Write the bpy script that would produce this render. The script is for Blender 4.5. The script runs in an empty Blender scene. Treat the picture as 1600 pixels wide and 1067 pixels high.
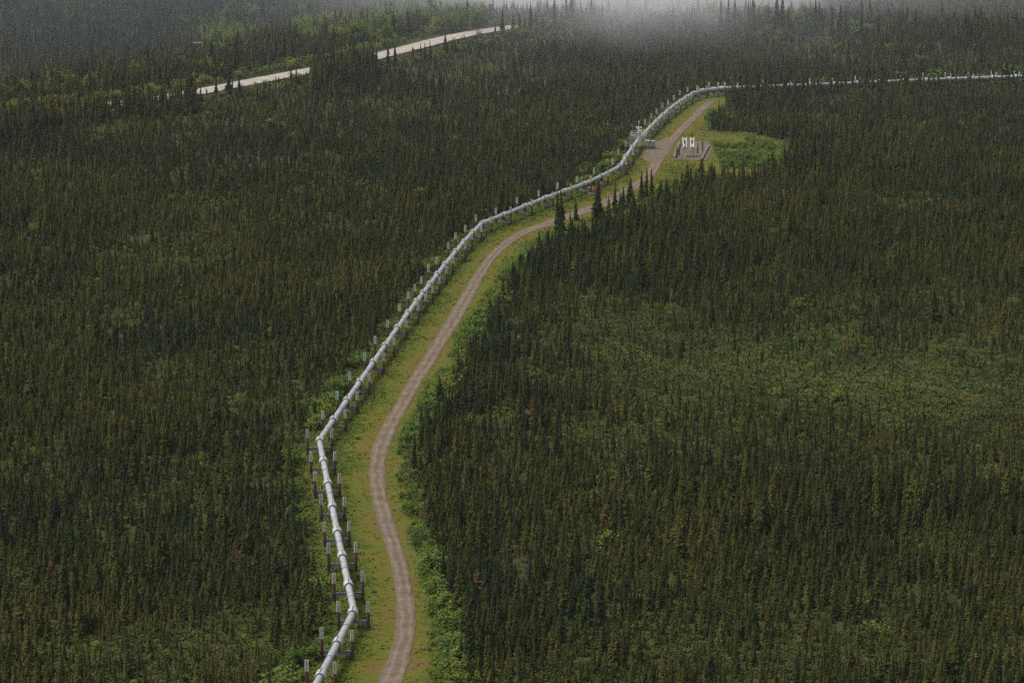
import bpy, math
import numpy as np
from mathutils import Vector, Matrix

sc = bpy.context.scene
COL = sc.collection
R = math.radians
rng = np.random.default_rng(7)

# ------------------------------------------------------------------ camera
W0, H0 = 1600.0, 1067.0          # the photograph's own pixel grid, used to survey positions on the ground
F = 5450.0                       # focal length in those pixels
YH = -500.0                      # row of the ground's vanishing line
CAMZ = 147.5
PITCH = math.atan((H0 / 2 - YH) / F)
cam_d = bpy.data.cameras.new('camera')
cam = bpy.data.objects.new('camera', cam_d)
COL.objects.link(cam)
cam.location = (0, 0, CAMZ)
cam.rotation_euler = (math.pi / 2 - PITCH, 0, 0)
cam_d.sensor_width = 36.0
cam_d.sensor_fit = 'HORIZONTAL'
cam_d.lens = 36.0 * F / W0
cam_d.clip_start = 1.0
cam_d.clip_end = 20000.0
sc.camera = cam

# ------------------------------------------------------------------ sky, sun, exposure
SUN_ELEV, SUN_AZ = R(56), R(-98)   # azimuth from +Y (view direction), negative = left
w = bpy.data.worlds.new('World')
sc.world = w
w.use_nodes = True
nt = w.node_tree
bg = nt.nodes['Background']
sky = nt.nodes.new('ShaderNodeTexSky')
sky.sky_type = 'NISHITA'
sky.sun_disc = False
sky.sun_elevation = SUN_ELEV
sky.sun_rotation = SUN_AZ
sky.air_density = 1.0
sky.dust_density = 6.0
sky.ozone_density = 1.0
hs = nt.nodes.new('ShaderNodeHueSaturation')      # an overcast sky is greyer than a clear one
hs.inputs['Saturation'].default_value = 0.28
nt.links.new(sky.outputs['Color'], hs.inputs['Color'])
nt.links.new(hs.outputs['Color'], bg.inputs['Color'])
bg.inputs['Strength'].default_value = 0.10
sun_d = bpy.data.lights.new('sun', 'SUN')
sun_d.energy = 1.5
sun_d.angle = R(14)
sun_d.color = (1.0, 0.93, 0.82)
sun = bpy.data.objects.new('sun', sun_d)
COL.objects.link(sun)
sdir = Vector((math.sin(SUN_AZ) * math.cos(SUN_ELEV), math.cos(SUN_AZ) * math.cos(SUN_ELEV), math.sin(SUN_ELEV)))
sun.rotation_euler = (-sdir).to_track_quat('-Z', 'Y').to_euler()
vs = sc.view_settings
vs.view_transform = 'Standard'
vs.look = 'None'
vs.gamma = 1.0
vs.use_curve_mapping = False
vs.exposure = 0.1
sc.render.engine = 'CYCLES'
sc.cycles.use_denoising = False     # the photograph is grainy too; denoising smears the needles
sc.cycles.denoising_input_passes = 'RGB_ALBEDO_NORMAL'
sc.cycles.denoising_prefilter = 'NONE'
sc.cycles.max_bounces = 10
sc.cycles.diffuse_bounces = 2
sc.cycles.glossy_bounces = 2
sc.cycles.transmission_bounces = 2
sc.cycles.transparent_max_bounces = 6
sc.cycles.volume_bounces = 8
sc.cycles.sample_clamp_indirect = 1.5
sc.cycles.caustics_reflective = False
sc.cycles.caustics_refractive = False

# ------------------------------------------------------------------ survey helpers
CP, SP = math.cos(PITCH), math.sin(PITCH)

def at(px, py, z=0.0):
    """photo pixel -> world point on the level z"""
    u = (px - W0 / 2) / F
    v = -(py - H0 / 2) / F
    d = Vector((u, CP + v * SP, -SP + v * CP))
    t = (z - CAMZ) / d.z
    return Vector((d.x * t, d.y * t, z))

def project(P):
    P = np.asarray(P, float)
    x, y, z = P[:, 0], P[:, 1], P[:, 2] - CAMZ
    dep = y * CP - z * SP
    up = y * SP + z * CP
    return np.stack([W0 / 2 + F * x / dep, H0 / 2 - F * up / dep, dep], 1)

def vnoise(x, y, scale, seed=0):
    x = np.asarray(x, float) / scale + 1000.0
    y = np.asarray(y, float) / scale + 1000.0
    xi = np.floor(x).astype(np.int64)
    yi = np.floor(y).astype(np.int64)
    fx, fy = x - xi, y - yi
    fx = fx * fx * (3 - 2 * fx)
    fy = fy * fy * (3 - 2 * fy)
    def h(a, b):
        n = (a * 374761393 + b * 668265263 + seed * 974634777) & 0xffffffff
        n = ((n ^ (n >> 13)) * 1274126177) & 0xffffffff
        return ((n ^ (n >> 16)) & 0xffff) / 65535.0
    return (h(xi, yi) * (1 - fx) + h(xi + 1, yi) * fx) * (1 - fy) + (h(xi, yi + 1) * (1 - fx) + h(xi + 1, yi + 1) * fx) * fy

def fnoise(x, y, scale, seed=0):
    return 0.55 * vnoise(x, y, scale, seed) + 0.3 * vnoise(x, y, scale * 0.43, seed + 1) + 0.15 * vnoise(x, y, scale * 0.19, seed + 2)

def seg_dist(P, A, closed=False):
    """distance of points P(N,2) to polyline A(M,2), and arc length of the nearest point"""
    P = np.asarray(P, float)[:, :2]
    A = np.asarray(A, float)[:, :2]
    if closed:
        A = np.vstack([A, A[:1]])
    best = np.full(len(P), 1e18)
    arc = np.zeros(len(P))
    s = 0.0
    for i in range(len(A) - 1):
        a, b = A[i], A[i + 1]
        ab = b - a
        L = math.hypot(*ab)
        if L < 1e-6:
            continue
        t = np.clip(((P - a) @ ab) / (L * L), 0, 1)
        q = a + t[:, None] * ab
        d = np.hypot(*(P - q).T)
        m = d < best
        best[m] = d[m]
        arc[m] = s + t[m] * L
        s += L
    return best, arc

def in_poly(P, A):
    P = np.asarray(P, float)
    x, y = P[:, 0], P[:, 1]
    ins = np.zeros(len(P), bool)
    A = np.asarray(A, float)
    j = len(A) - 1
    for i in range(len(A)):
        xi, yi = A[i, :2]
        xj, yj = A[j, :2]
        c = ((yi > y) != (yj > y)) & (x < (xj - xi) * (y - yi) / (yj - yi + 1e-12) + xi)
        ins ^= c
        j = i
    return ins

def smooth(a, b, x):
    t = np.clip((np.asarray(x, float) - a) / (b - a), 0, 1)
    return t * t * (3 - 2 * t)

# ------------------------------------------------------------------ surveyed lines
PZ = 2.75                         # height of the pipe's axis
PIPE_PX = [(380, 1330), (440, 1175), (470, 1115), (553, 955), (527, 832), (499, 688), (562, 597), (637, 490), (695, 414), (726, 377),
           (753, 349), (789, 335), (852, 309.5), (913, 287.5), (941, 275), (969, 260), (980, 242), (997, 219), (1024, 191),
           (1046, 171), (1068, 155), (1083, 146), (1096, 142), (1125, 138.5), (1161, 137), (1277, 132.5), (1371, 128.5), (1499, 123),
           (1600, 119.5), (1760, 114), (2050, 104)]
PIPE = [at(x, y, PZ) for x, y in PIPE_PX]
PIPE2 = np.array([(p.x, p.y) for p in PIPE])
ROAD_PX = [(560, 1330, 44), (575, 1190, 42), (590, 1130, 40), (598, 1090, 40), (617, 1050, 39), (630, 1012, 35), (634.5, 975, 30), (631.5, 925, 27), (622, 875, 26), (609, 837, 25), (598, 797, 27),
           (589, 760, 26), (588, 735, 26), (591, 710, 27), (597, 690, 28), (612, 660, 25), (627, 635, 24), (640, 610, 25),
           (655, 585, 24), (672, 560, 23), (681, 545, 23), (712, 495, 24), (726, 470, 23), (740, 445, 20), (755, 420, 17), (772, 397, 16),
           (790, 381, 17), (808, 368, 20), (832, 357.5, 26), (855, 350.5, 28), (886, 339, 30), (904, 333, 30), (922, 327, 30), (950, 316, 28),
           (968, 306, 25), (990, 293, 21), (1014, 276, 17), (1026, 254, 20), (1036, 238, 22), (1047, 222, 14), (1063, 205, 10),
           (1080, 188, 8), (1100, 168, 7), (1112, 158, 6)]
ROAD = [(at(x, y), wd) for x, y, wd in ROAD_PX]
ROAD2 = np.array([(p.x, p.y) for p, _ in ROAD])
# right-hand edge of the cut (foot of the trees)
RIGHT_PX = [(730, 1330), (722, 1180), (716, 1067), (710, 1000), (694, 940), (668, 860), (645, 780), (636, 720), (650, 680), (688, 630), (730, 560), (758, 500),
            (792, 452), (822, 418), (850, 398), (880, 388), (930, 374), (975, 352), (1010, 332), (1035, 316), (1052, 293), (1072, 285), (1110, 284), (1180, 277),
            (1232, 258), (1230, 222), (1160, 207), (1102, 206), (1112, 188), (1140, 162), (1162, 151), (1200, 148), (1300, 145.5), (1450, 139), (1600, 134), (1760, 128), (2050, 117)]
RIGHT = np.array([(at(x, y).x, at(x, y).y) for x, y in RIGHT_PX])

def offset_line(A, off):
    out = []
    for i in range(len(A)):
        a, b = A[max(i - 1, 0)], A[min(i + 1, len(A) - 1)]
        d = (b - a) / np.linalg.norm(b - a)
        out.append(A[i] + off * np.array([-d[1], d[0]]))
    return np.array(out)
LEFT = offset_line(PIPE2, 4.4)
CUT = np.vstack([LEFT, RIGHT[::-1]])

HW_Z = 5.0
HW_PX = [(-480, 292), (-160, 219), (0, 182), (70, 176), (150, 169), (240, 158), (310, 146), (370, 134), (480, 113), (540, 102), (600, 87), (640, 77), (700, 61), (768, 47.5), (810, 43)]
HW = np.array([(at(x, y, HW_Z).x, at(x, y, HW_Z).y) for x, y in HW_PX])
CR_PX = [(900, 44), (1000, 42), (1130, 42), (1250, 43), (1370, 48), (1450, 64), (1540, 76), (1600, 82), (1800, 105)]
CREST = np.vstack([HW, [(at(x, y, 5.0).x, at(x, y, 5.0).y) for x, y in CR_PX]])

def terrain(x, y, dcut=None):
    x = np.asarray(x, float)
    y = np.asarray(y, float)
    P = np.stack([x, y], 1)
    yc = np.interp(x, CREST[:, 0], CREST[:, 1])
    d, _ = seg_dist(P, CREST)
    # beyond the ends of the crest use plain depth
    outl = (x < CREST[0, 0]) | (x > CREST[-1, 0])
    d = np.where(outl, np.abs(y - yc), d)
    far = y > yc
    near_z = HW_Z * (1 - smooth(6, 60, d))
    drop = smooth(10, 170, d)
    far_z = HW_Z - (15 - 3 * smooth(60, 140, x)) * drop + 5 * smooth(300, 900, d)
    z = np.where(far, far_z, near_z)
    und = (fnoise(x, y, 140, 3) - 0.5) * 5.0 * smooth(8, 60, seg_dist(P, PIPE2)[0] - 12) * smooth(10, 60, d) * smooth(15, 60, seg_dist(P, RIGHT)[0])
    big = (vnoise(x, y, 420, 9) - 0.45) * 40 * smooth(700, 1600, d) * far
    return z + und + big

# ------------------------------------------------------------------ materials
def mat(name):
    m = bpy.data.materials.new(name)
    m.use_nodes = True
    return m, m.node_tree, m.node_tree.nodes['Principled BSDF']

def ramp(t, stops, fac):
    n = t.nodes.new('ShaderNodeValToRGB')
    el = n.color_ramp.elements
    el[0].position, el[0].color = stops[0][0], (*stops[0][1], 1)
    el[1].position, el[1].color = stops[-1][0], (*stops[-1][1], 1)
    for p, c in stops[1:-1]:
        e = el.new(p)
        e.color = (*c, 1)
    t.links.new(fac, n.inputs['Fac'])
    return n.outputs['Color']

def noise(t, scale, detail=3, rough=0.6, coord=None):
    n = t.nodes.new('ShaderNodeTexNoise')
    n.inputs['Scale'].default_value = scale
    n.inputs['Detail'].default_value = detail
    n.inputs['Roughness'].default_value = rough
    if coord is None:
        g = t.nodes.new('ShaderNodeNewGeometry')
        coord = g.outputs['Position']
    t.links.new(coord, n.inputs['Vector'])
    return n.outputs['Fac']

def math_n(t, op, a, b):
    n = t.nodes.new('ShaderNodeMath')
    n.operation = op
    for i, v in enumerate((a, b)):
        if isinstance(v, (int, float)):
            n.inputs[i].default_value = v
        else:
            t.links.new(v, n.inputs[i])
    return n.outputs[0]

def attr(t, name, kind='GEOMETRY'):
    n = t.nodes.new('ShaderNodeAttribute')
    n.attribute_type = kind
    n.attribute_name = name
    return n.outputs['Fac']

def mixc(t, fac, a, b):
    n = t.nodes.new('ShaderNodeMix')
    n.data_type = 'RGBA'
    t.links.new(fac, n.inputs[0])
    for s, v in ((n.inputs[6], a), (n.inputs[7], b)):
        if isinstance(v, tuple):
            s.default_value = (*v, 1)
        else:
            t.links.new(v, s)
    return n.outputs[2]

def simple(name, col, rough=0.7, metal=0.0, var=0.25, scale=1.5):
    m, t, b = mat(name)
    f = noise(t, scale)
    c0 = tuple(c * (1 - var) for c in col)
    c1 = tuple(min(1, c * (1 + var)) for c in col)
    t.links.new(ramp(t, [(0.3, c0), (0.7, c1)], f), b.inputs['Base Color'])
    b.inputs['Roughness'].default_value = rough
    b.inputs['Metallic'].default_value = metal
    return m

def foliage(name, stops, patch=1.3, amount=0.35):
    """colour picked per plant by its own tint, with small patches inside the plant"""
    m, t, b = mat(name)
    tint = attr(t, 'tint', 'INSTANCER')
    n = noise(t, patch, 2)
    f = math_n(t, 'ADD', tint, math_n(t, 'MULTIPLY', math_n(t, 'SUBTRACT', n, 0.5), amount))
    t.links.new(ramp(t, stops, f), b.inputs['Base Color'])
    b.inputs['Roughness'].default_value = 0.75
    b.inputs['Specular IOR Level'].default_value = 0.15
    return m

M = {}
M['needles'] = foliage('spruce_needles', [(0.0, (0.019, 0.036, 0.011)), (0.30, (0.033, 0.045, 0.009)), (0.55, (0.060, 0.064, 0.011)),
                                          (0.80, (0.096, 0.094, 0.015)), (0.93, (0.080, 0.060, 0.030)), (1.0, (0.14, 0.07, 0.028))], 0.9, 0.22)
M['bark'] = simple('spruce_bark', (0.075, 0.060, 0.050), 0.9, 0, 0.3, 6)
M['leaves'] = foliage('shrub_leaves', [(0.0, (0.045, 0.095, 0.018)), (0.45, (0.085, 0.150, 0.022)), (0.8, (0.150, 0.190, 0.024)), (1.0, (0.23, 0.20, 0.025))], 1.6, 0.3)
M['stems'] = simple('shrub_stems', (0.16, 0.13, 0.10), 0.9, 0, 0.3, 6)
M['under'] = foliage('understory_leaves', [(0.0, (0.040, 0.058, 0.016)), (0.4, (0.070, 0.095, 0.018)), (0.7, (0.105, 0.128, 0.022)),
                                           (0.9, (0.145, 0.110, 0.030)), (1.0, (0.18, 0.075, 0.03))], 2.0, 0.3)
M['tuft'] = foliage('grass_blades', [(0.0, (0.075, 0.135, 0.018)), (0.4, (0.130, 0.165, 0.020)), (0.7, (0.20, 0.18, 0.026)), (1.0, (0.22, 0.12, 0.035))], 0.6, 0.3)

def ground_mat():
    m, t, b = mat('forest_floor')
    n1 = noise(t, 0.05, 4)
    n2 = noise(t, 0.9, 4, 0.7)
    f = math_n(t, 'ADD', math_n(t, 'MULTIPLY', n1, 0.5), math_n(t, 'MULTIPLY', n2, 0.5))
    c = ramp(t, [(0.3, (0.035, 0.038, 0.018)), (0.48, (0.060, 0.058, 0.022)), (0.6, (0.085, 0.085, 0.026)), (0.75, (0.115, 0.085, 0.035))], f)
    t.links.new(c, b.inputs['Base Color'])
    b.inputs['Roughness'].default_value = 0.95
    b.inputs['Specular IOR Level'].default_value = 0.1
    return m
M['ground'] = ground_mat()

def verge_mat():
    m, t, b = mat('cut_grass')
    g = attr(t, 'dry')                       # 0 lush, 1 dry gravelly margin along the track
    n1 = noise(t, 0.12, 4)
    n2 = noise(t, 1.6, 4, 0.7)
    f = math_n(t, 'ADD', math_n(t, 'MULTIPLY', g, 0.38), math_n(t, 'ADD', math_n(t, 'SUBTRACT', math_n(t, 'MULTIPLY', n1, 0.95), 0.24), math_n(t, 'MULTIPLY', math_n(t, 'SUBTRACT', n2, 0.5), 0.95)))
    c = ramp(t, [(0.05, (0.040, 0.080, 0.013)), (0.30, (0.075, 0.112, 0.016)), (0.50, (0.125, 0.138, 0.020)), (0.66, (0.150, 0.125, 0.028)), (0.80, (0.165, 0.095, 0.045)), (0.95, (0.18, 0.125, 0.08))], f)
    t.links.new(c, b.inputs['Base Color'])
    b.inputs['Roughness'].default_value = 0.95
    b.inputs['Specular IOR Level'].default_value = 0.1
    return m
M['verge'] = verge_mat()

def track_mat():
    m, t, b = mat('track_gravel')
    u = attr(t, 'across')
    s = attr(t, 'along')
    n1 = noise(t, 0.10, 3)
    uw = math_n(t, 'ADD', u, math_n(t, 'MULTIPLY', math_n(t, 'SUBTRACT', noise(t, 0.13, 2), 0.5), 1.1))
    au = math_n(t, 'ABSOLUTE', uw, 0)
    n2 = noise(t, 0.8, 6, 0.8)
    n3 = noise(t, 0.28, 3, 0.6)
    base = ramp(t, [(0.30, (0.105, 0.078, 0.054)), (0.5, (0.182, 0.138, 0.102)), (0.68, (0.30, 0.242, 0.19))], math_n(t, 'ADD', math_n(t, 'MULTIPLY', n2, 0.6), math_n(t, 'MULTIPLY', n3, 0.4)))
    rutx = math_n(t, 'ABSOLUTE', math_n(t, 'SUBTRACT', au, 0.45), 0)
    rut = math_n(t, 'SUBTRACT', 1.0, math_n(t, 'MULTIPLY', rutx, 4.2))
    rut = math_n(t, 'MAXIMUM', rut, 0.0)
    c = mixc(t, math_n(t, 'MULTIPLY', rut, math_n(t, 'MULTIPLY', n3, 0.75)), base, (0.32, 0.268, 0.22))
    # weeds in the crown of the track, in stretches, and creeping in at the margins
    mid = math_n(t, 'MAXIMUM', math_n(t, 'SUBTRACT', 1.0, math_n(t, 'MULTIPLY', au, 6.0)), 0.0)
    weed = math_n(t, 'MULTIPLY', mid, math_n(t, 'GREATER_THAN', math_n(t, 'ADD', n1, math_n(t, 'MULTIPLY', n2, 0.5)), 0.74))
    edge = math_n(t, 'MAXIMUM', math_n(t, 'MULTIPLY', math_n(t, 'SUBTRACT', math_n(t, 'ADD', math_n(t, 'ABSOLUTE', u, 0), math_n(t, 'MULTIPLY', math_n(t, 'SUBTRACT', n2, 0.5), 0.7)), 0.78), 4.0), 0.0)
    wf = math_n(t, 'MINIMUM', math_n(t, 'ADD', math_n(t, 'MULTIPLY', weed, 0.6), edge), 0.85)
    c = mixc(t, wf, c, (0.135, 0.118, 0.045))
    t.links.new(c, b.inputs['Base Color'])
    b.inputs['Roughness'].default_value = 0.95
    b.inputs['Specular IOR Level'].default_value = 0.15
    return m
M['track'] = track_mat()
M['highway'] = simple('highway_gravel', (0.46, 0.42, 0.37), 0.95, 0, 0.18, 0.25)
M['pad'] = simple('pad_gravel', (0.165, 0.135, 0.095), 0.95, 0, 0.35, 0.8)
M['berm'] = simple('berm_gravel', (0.21, 0.20, 0.20), 0.95, 0, 0.25, 1.2)

def jacket_mat(name, col, rough, metal):
    m, t, b = mat(name)
    n = noise(t, 0.8, 4, 0.65)
    n2 = noise(t, 7.0, 2)
    f = math_n(t, 'ADD', math_n(t, 'MULTIPLY', n, 0.7), math_n(t, 'MULTIPLY', n2, 0.3))
    c = ramp(t, [(0.3, tuple(v * 0.82 for v in col)), (0.55, col), (0.75, tuple(min(1, v * 1.1) for v in col))], f)
    t.links.new(c, b.inputs['Base Color'])
    t.links.new(ramp(t, [(0.3, (rough - 0.1,) * 3), (0.7, (rough + 0.12,) * 3)], n), b.inputs['Roughness'])
    b.inputs['Metallic'].default_value = metal
    return m
M['jacket'] = jacket_mat('galvanised_jacket', (0.82, 0.83, 0.87), 0.30, 0.55)
M['collar'] = jacket_mat('galvanised_collar', (0.85, 0.85, 0.87), 0.34, 0.40)
M['band'] = simple('dark_joint_band', (0.13, 0.13, 0.15), 0.6, 0.3)
M['rust'] = simple('weathered_red_steel', (0.100, 0.036, 0.026), 0.75, 0.1, 0.35, 1.0)
M['fin'] = simple('pale_aluminium_fins', (0.66, 0.655, 0.64), 0.5, 0.2, 0.12, 2.0)
M['beam'] = simple('galvanised_beam', (0.36, 0.38, 0.41), 0.5, 0.5, 0.2, 2.0)
M['white'] = simple('white_paint', (0.80, 0.80, 0.77), 0.5, 0, 0.05, 2.0)
M['yellow'] = simple('pale_yellow_steel', (0.42, 0.37, 0.20), 0.6, 0, 0.15, 3.0)
M['grey'] = simple('grey_cabinet_paint', (0.23, 0.235, 0.26), 0.5, 0.1, 0.15, 2.0)
M['dark'] = simple('dark_steel', (0.055, 0.055, 0.06), 0.6, 0.3, 0.2, 3.0)
M['orange'] = simple('orange_tarp', (0.42, 0.13, 0.045), 0.7, 0, 0.15, 3.0)
M['marker'] = simple('marker_yellow', (0.75, 0.48, 0.02), 0.5, 0, 0.1, 3.0)
M['plank'] = simple('weathered_plank', (0.50, 0.47, 0.41), 0.8, 0, 0.2, 4.0)

# ------------------------------------------------------------------ mesh helpers
class MB:
    def __init__(self):
        self.v, self.f = [], []
    def add(self, vs, fs):
        o = len(self.v)
        self.v += [tuple(p) for p in vs]
        self.f += [tuple(i + o for i in f) for f in fs]
        return self
    def box(self, c, s, rz=0.0):
        cx, cy, cz = c
        hx, hy, hz = s[0] / 2, s[1] / 2, s[2] / 2
        ca, sa = math.cos(rz), math.sin(rz)
        vs = []
        for dz in (-hz, hz):
            for dx, dy in ((-hx, -hy), (hx, -hy), (hx, hy), (-hx, hy)):
                vs.append((cx + dx * ca - dy * sa, cy + dx * sa + dy * ca, cz + dz))
        return self.add(vs, [(3, 2, 1, 0), (4, 5, 6, 7), (0, 1, 5, 4), (1, 2, 6, 5), (2, 3, 7, 6), (3, 0, 4, 7)])
    def tube(self, pts, rad, n=12, caps=True):
        pts = [Vector(p) for p in pts]
        if not hasattr(rad, '__len__'):
            rad = [rad] * len(pts)
        vs, fs = [], []
        for i, p in enumerate(pts):
            d = (pts[min(i + 1, len(pts) - 1)] - pts[max(i - 1, 0)]).normalized()
            ref = Vector((0, 0, 1)) if abs(d.z) < 0.9 else Vector((0, 1, 0))
            a = d.cross(ref).normalized()
            b = a.cross(d)
            for k in range(n):
                t = 2 * math.pi * k / n
                vs.append(p + (a * math.cos(t) + b * math.sin(t)) * rad[i])
        for i in range(len(pts) - 1):
            for k in range(n):
                k2 = (k + 1) % n
                fs.append((i * n + k, i * n + k2, (i + 1) * n + k2, (i + 1) * n + k))
        if caps:
            fs.append(tuple(reversed(range(n))))
            fs.append(tuple(range((len(pts) - 1) * n, len(pts) * n)))
        return self.add(vs, fs)
    def bar(self, a, b, wd, ht):
        """box beam from a to b"""
        a, b = Vector(a), Vector(b)
        d = (b - a).normalized()
        ref = Vector((0, 0, 1)) if abs(d.z) < 0.95 else Vector((0, 1, 0))
        s = d.cross(ref).normalized() * (wd / 2)
        u = s.cross(d).normalized() * (ht / 2)
        vs = [a - s - u, a + s - u, a + s + u, a - s + u, b - s - u, b + s - u, b + s + u, b - s + u]
        return self.add(vs, [(3, 2, 1, 0), (4, 5, 6, 7), (0, 1, 5, 4), (1, 2, 6, 5), (2, 3, 7, 6), (3, 0, 4, 7)])
    def mesh(self, name, material, smooth_shade=False):
        me = bpy.data.meshes.new(name)
        me.from_pydata(self.v, [], self.f)
        for m in (material if isinstance(material, (list, tuple)) else [material]):
            me.materials.append(m)
        if smooth_shade:
            me.polygons.foreach_set('use_smooth', [True] * len(me.polygons))
            me.set_sharp_from_angle(angle=R(40))
        me.update()
        return me
    def obj(self, name, material, parent=None, smooth_shade=False):
        return link(name, self.mesh(name, material, smooth_shade), parent)

def link(name, me, parent=None):
    o = bpy.data.objects.new(name, me)
    COL.objects.link(o)
    if parent is not None:
        o.parent = parent
    return o

def thing(name, label, cat, loc=(0, 0, 0), rz=0.0, group=None):
    o = bpy.data.objects.new(name, None)
    o.empty_display_size = 0.5
    COL.objects.link(o)
    o.location = loc
    o.rotation_euler = (0, 0, rz)
    tag(o, label, cat, group)
    return o

def tag(o, label=None, cat=None, group=None, kind=None):
    if label: o['label'] = label
    if cat: o['category'] = cat
    if group: o['group'] = group
    if kind: o['kind'] = kind
    return o

ORD = ['first', 'second', 'third', 'fourth', 'fifth', 'sixth', 'seventh', 'eighth', 'ninth', 'tenth', 'eleventh', 'twelfth', 'thirteenth',
       'fourteenth', 'fifteenth', 'sixteenth', 'seventeenth', 'eighteenth', 'nineteenth', 'twentieth', 'twenty-first', 'twenty-second', 'twenty-third', 'twenty-fourth', 'twenty-fifth']
ORD += ['twenty-' + q for q in ORD[5:9]] + ['thirtieth'] + ['thirty-' + q for q in ORD[:9]] + ['fortieth'] + ['forty-' + q for q in ORD[:9]]

# ------------------------------------------------------------------ ground
def build_ground():
    xs = np.concatenate([[-7000, -4500, -2800, -1700, -1000, -650, -470], np.arange(-380, 381, 4.0), [470, 650, 1000, 1700, 2800, 4500, 7000]])
    ys = np.concatenate([[-3000, -1200, -300, 200, 400], np.arange(424, 2301, 4.0), [2360, 2480, 2700, 3100, 3800, 5000, 7000, 9000]])
    X, Y = np.meshgrid(xs, ys)
    x, y = X.ravel(), Y.ravel()
    z = terrain(x, y)
    nx, ny = len(xs), len(ys)
    idx = np.arange(nx * ny).reshape(ny, nx)
    f = np.stack([idx[:-1, :-1], idx[:-1, 1:], idx[1:, 1:], idx[1:, :-1]], -1).reshape(-1, 4)
    me = bpy.data.meshes.new('ground')
    me.vertices.add(len(x))
    me.vertices.foreach_set('co', np.stack([x, y, z], 1).ravel())
    me.loops.add(f.size)
    me.polygons.add(len(f))
    me.loops.foreach_set('vertex_index', f.ravel())
    me.polygons.foreach_set('loop_start', np.arange(len(f)) * 4)
    me.polygons.foreach_set('loop_total', np.full(len(f), 4))
    me.polygons.foreach_set('use_smooth', np.ones(len(f), bool))
    me.materials.append(M['ground'])
    me.update(calc_edges=True)
    o = link('ground', me)
    tag(o, 'mossy dark forest floor of the wide spruce plain', None, None, 'structure')
build_ground()

def build_verge():
    """the cleared strip: a sheet of small cells with a ragged edge"""
    c = 1.6
    x0, y0 = CUT.min(0)
    x1, y1 = CUT.max(0)
    xs, ys = np.arange(x0, x1, c), np.arange(y0, y1, c)
    X, Y = np.meshgrid(xs, ys)
    P = np.stack([X.ravel(), Y.ravel()], 1)
    ctr = P + c / 2
    d, _ = seg_dist(ctr, CUT, True)
    keep = in_poly(ctr, CUT) | (d < 1.8 * fnoise(ctr[:, 0], ctr[:, 1], 5, 21))
    cells = ctr[keep] - c / 2
    ids, verts, faces = {}, [], []
    for px, py in cells:
        q = []
        for dx, dy in ((0, 0), (1, 0), (1, 1), (0, 1)):
            k = (round((px - x0) / c) + dx, round((py - y0) / c) + dy)
            if k not in ids:
                ids[k] = len(verts)
                verts.append((x0 + k[0] * c, y0 + k[1] * c, 0.0))
            q.append(ids[k])
        faces.append(tuple(q))
    V = np.array(verts)
    V[:, 0] += rng.normal(0, 0.3, len(V))
    V[:, 1] += rng.normal(0, 0.3, len(V))
    V[:, 2] = terrain(V[:, 0], V[:, 1]) + 0.03 + 0.10 * fnoise(V[:, 0], V[:, 1], 3, 5) * smooth(2.5, 5, seg_dist(V, ROAD2)[0])
    me = bpy.data.meshes.new('clearing')
    me.from_pydata([tuple(v) for v in V], [], faces)
    me.materials.append(M['verge'])
    at_ = me.attributes.new('dry', 'FLOAT', 'POINT')
    dr, _ = seg_dist(V, ROAD2)
    at_.data.foreach_set('value', dry_of(V[:, 0], V[:, 1], dr))
    me.polygons.foreach_set('use_smooth', [True] * len(me.polygons))
    o = link('clearing', me)
    tag(o, 'grassy cleared strip beside the pipeline and track', None, None, 'structure')

PADC = at(1098, 236)
def dry_of(x, y, dr):
    v = 1 - smooth(2.0, 8.5, dr)
    v = np.maximum(v * 0.95, 0.75 * (1 - smooth(12, 34, np.hypot(x - PADC.x, (y - PADC.y) * 0.45))))
    v += (fnoise(x, y, 9, 31) - 0.5) * 0.9
    return np.clip(v, 0, 1)
build_verge()

def resample(P, step):
    P = np.asarray(P, float)
    d = np.concatenate([[0], np.cumsum(np.hypot(*np.diff(P[:, :2], axis=0).T))])
    s = np.arange(0, d[-1], step)
    out = [np.interp(s, d, P[:, k]) for k in range(P.shape[1])]
    return np.stack(out, 1), s

def smooth_line(P, it=6):
    P = P.copy()
    for _ in range(it):
        P[1:-1] = 0.25 * P[:-2] + 0.5 * P[1:-1] + 0.25 * P[2:]
    return P

def sheet(name, path, half, zfun, material, label, cols=11, ragged=0.18):
    n = len(path)
    d = np.gradient(path[:, :2], axis=0)
    d /= np.linalg.norm(d, axis=1)[:, None]
    nrm = np.stack([d[:, 1], -d[:, 0]], 1)
    u = np.linspace(-1, 1, cols)
    V, U, S = [], [], []
    for i in range(n):
        for k in range(cols):
            q = path[i, :2] + nrm[i] * half[i] * u[k]
            if k in (0, cols - 1):
                q = q + nrm[i] * (fnoise([q[0]], [q[1]], 4, 41)[0] - 0.5) * half[i] * ragged * 4
            V.append(q)
            U.append(u[k])
            S.append(i)
    V = np.array(V)
    z = zfun(V[:, 0], V[:, 1], np.array(U))
    fs = [(i * cols + k, i * cols + k + 1, (i + 1) * cols + k + 1, (i + 1) * cols + k) for i in range(n - 1) for k in range(cols - 1)]
    me = bpy.data.meshes.new(name)
    me.from_pydata([(a[0], a[1], b) for a, b in zip(V, z)], [], fs)
    me.attributes.new('across', 'FLOAT', 'POINT').data.foreach_set('value', np.array(U))
    me.attributes.new('along', 'FLOAT', 'POINT').data.foreach_set('value', np.array(S, float))
    me.materials.append(material)
    me.polygons.foreach_set('use_smooth', [True] * len(me.polygons))
    me.update()
    o = link(name, me)
    if o.data.polygons[0].normal.z < 0:
        o.data.flip_normals()
    tag(o, label, None, None, 'structure')
    return o

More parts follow.
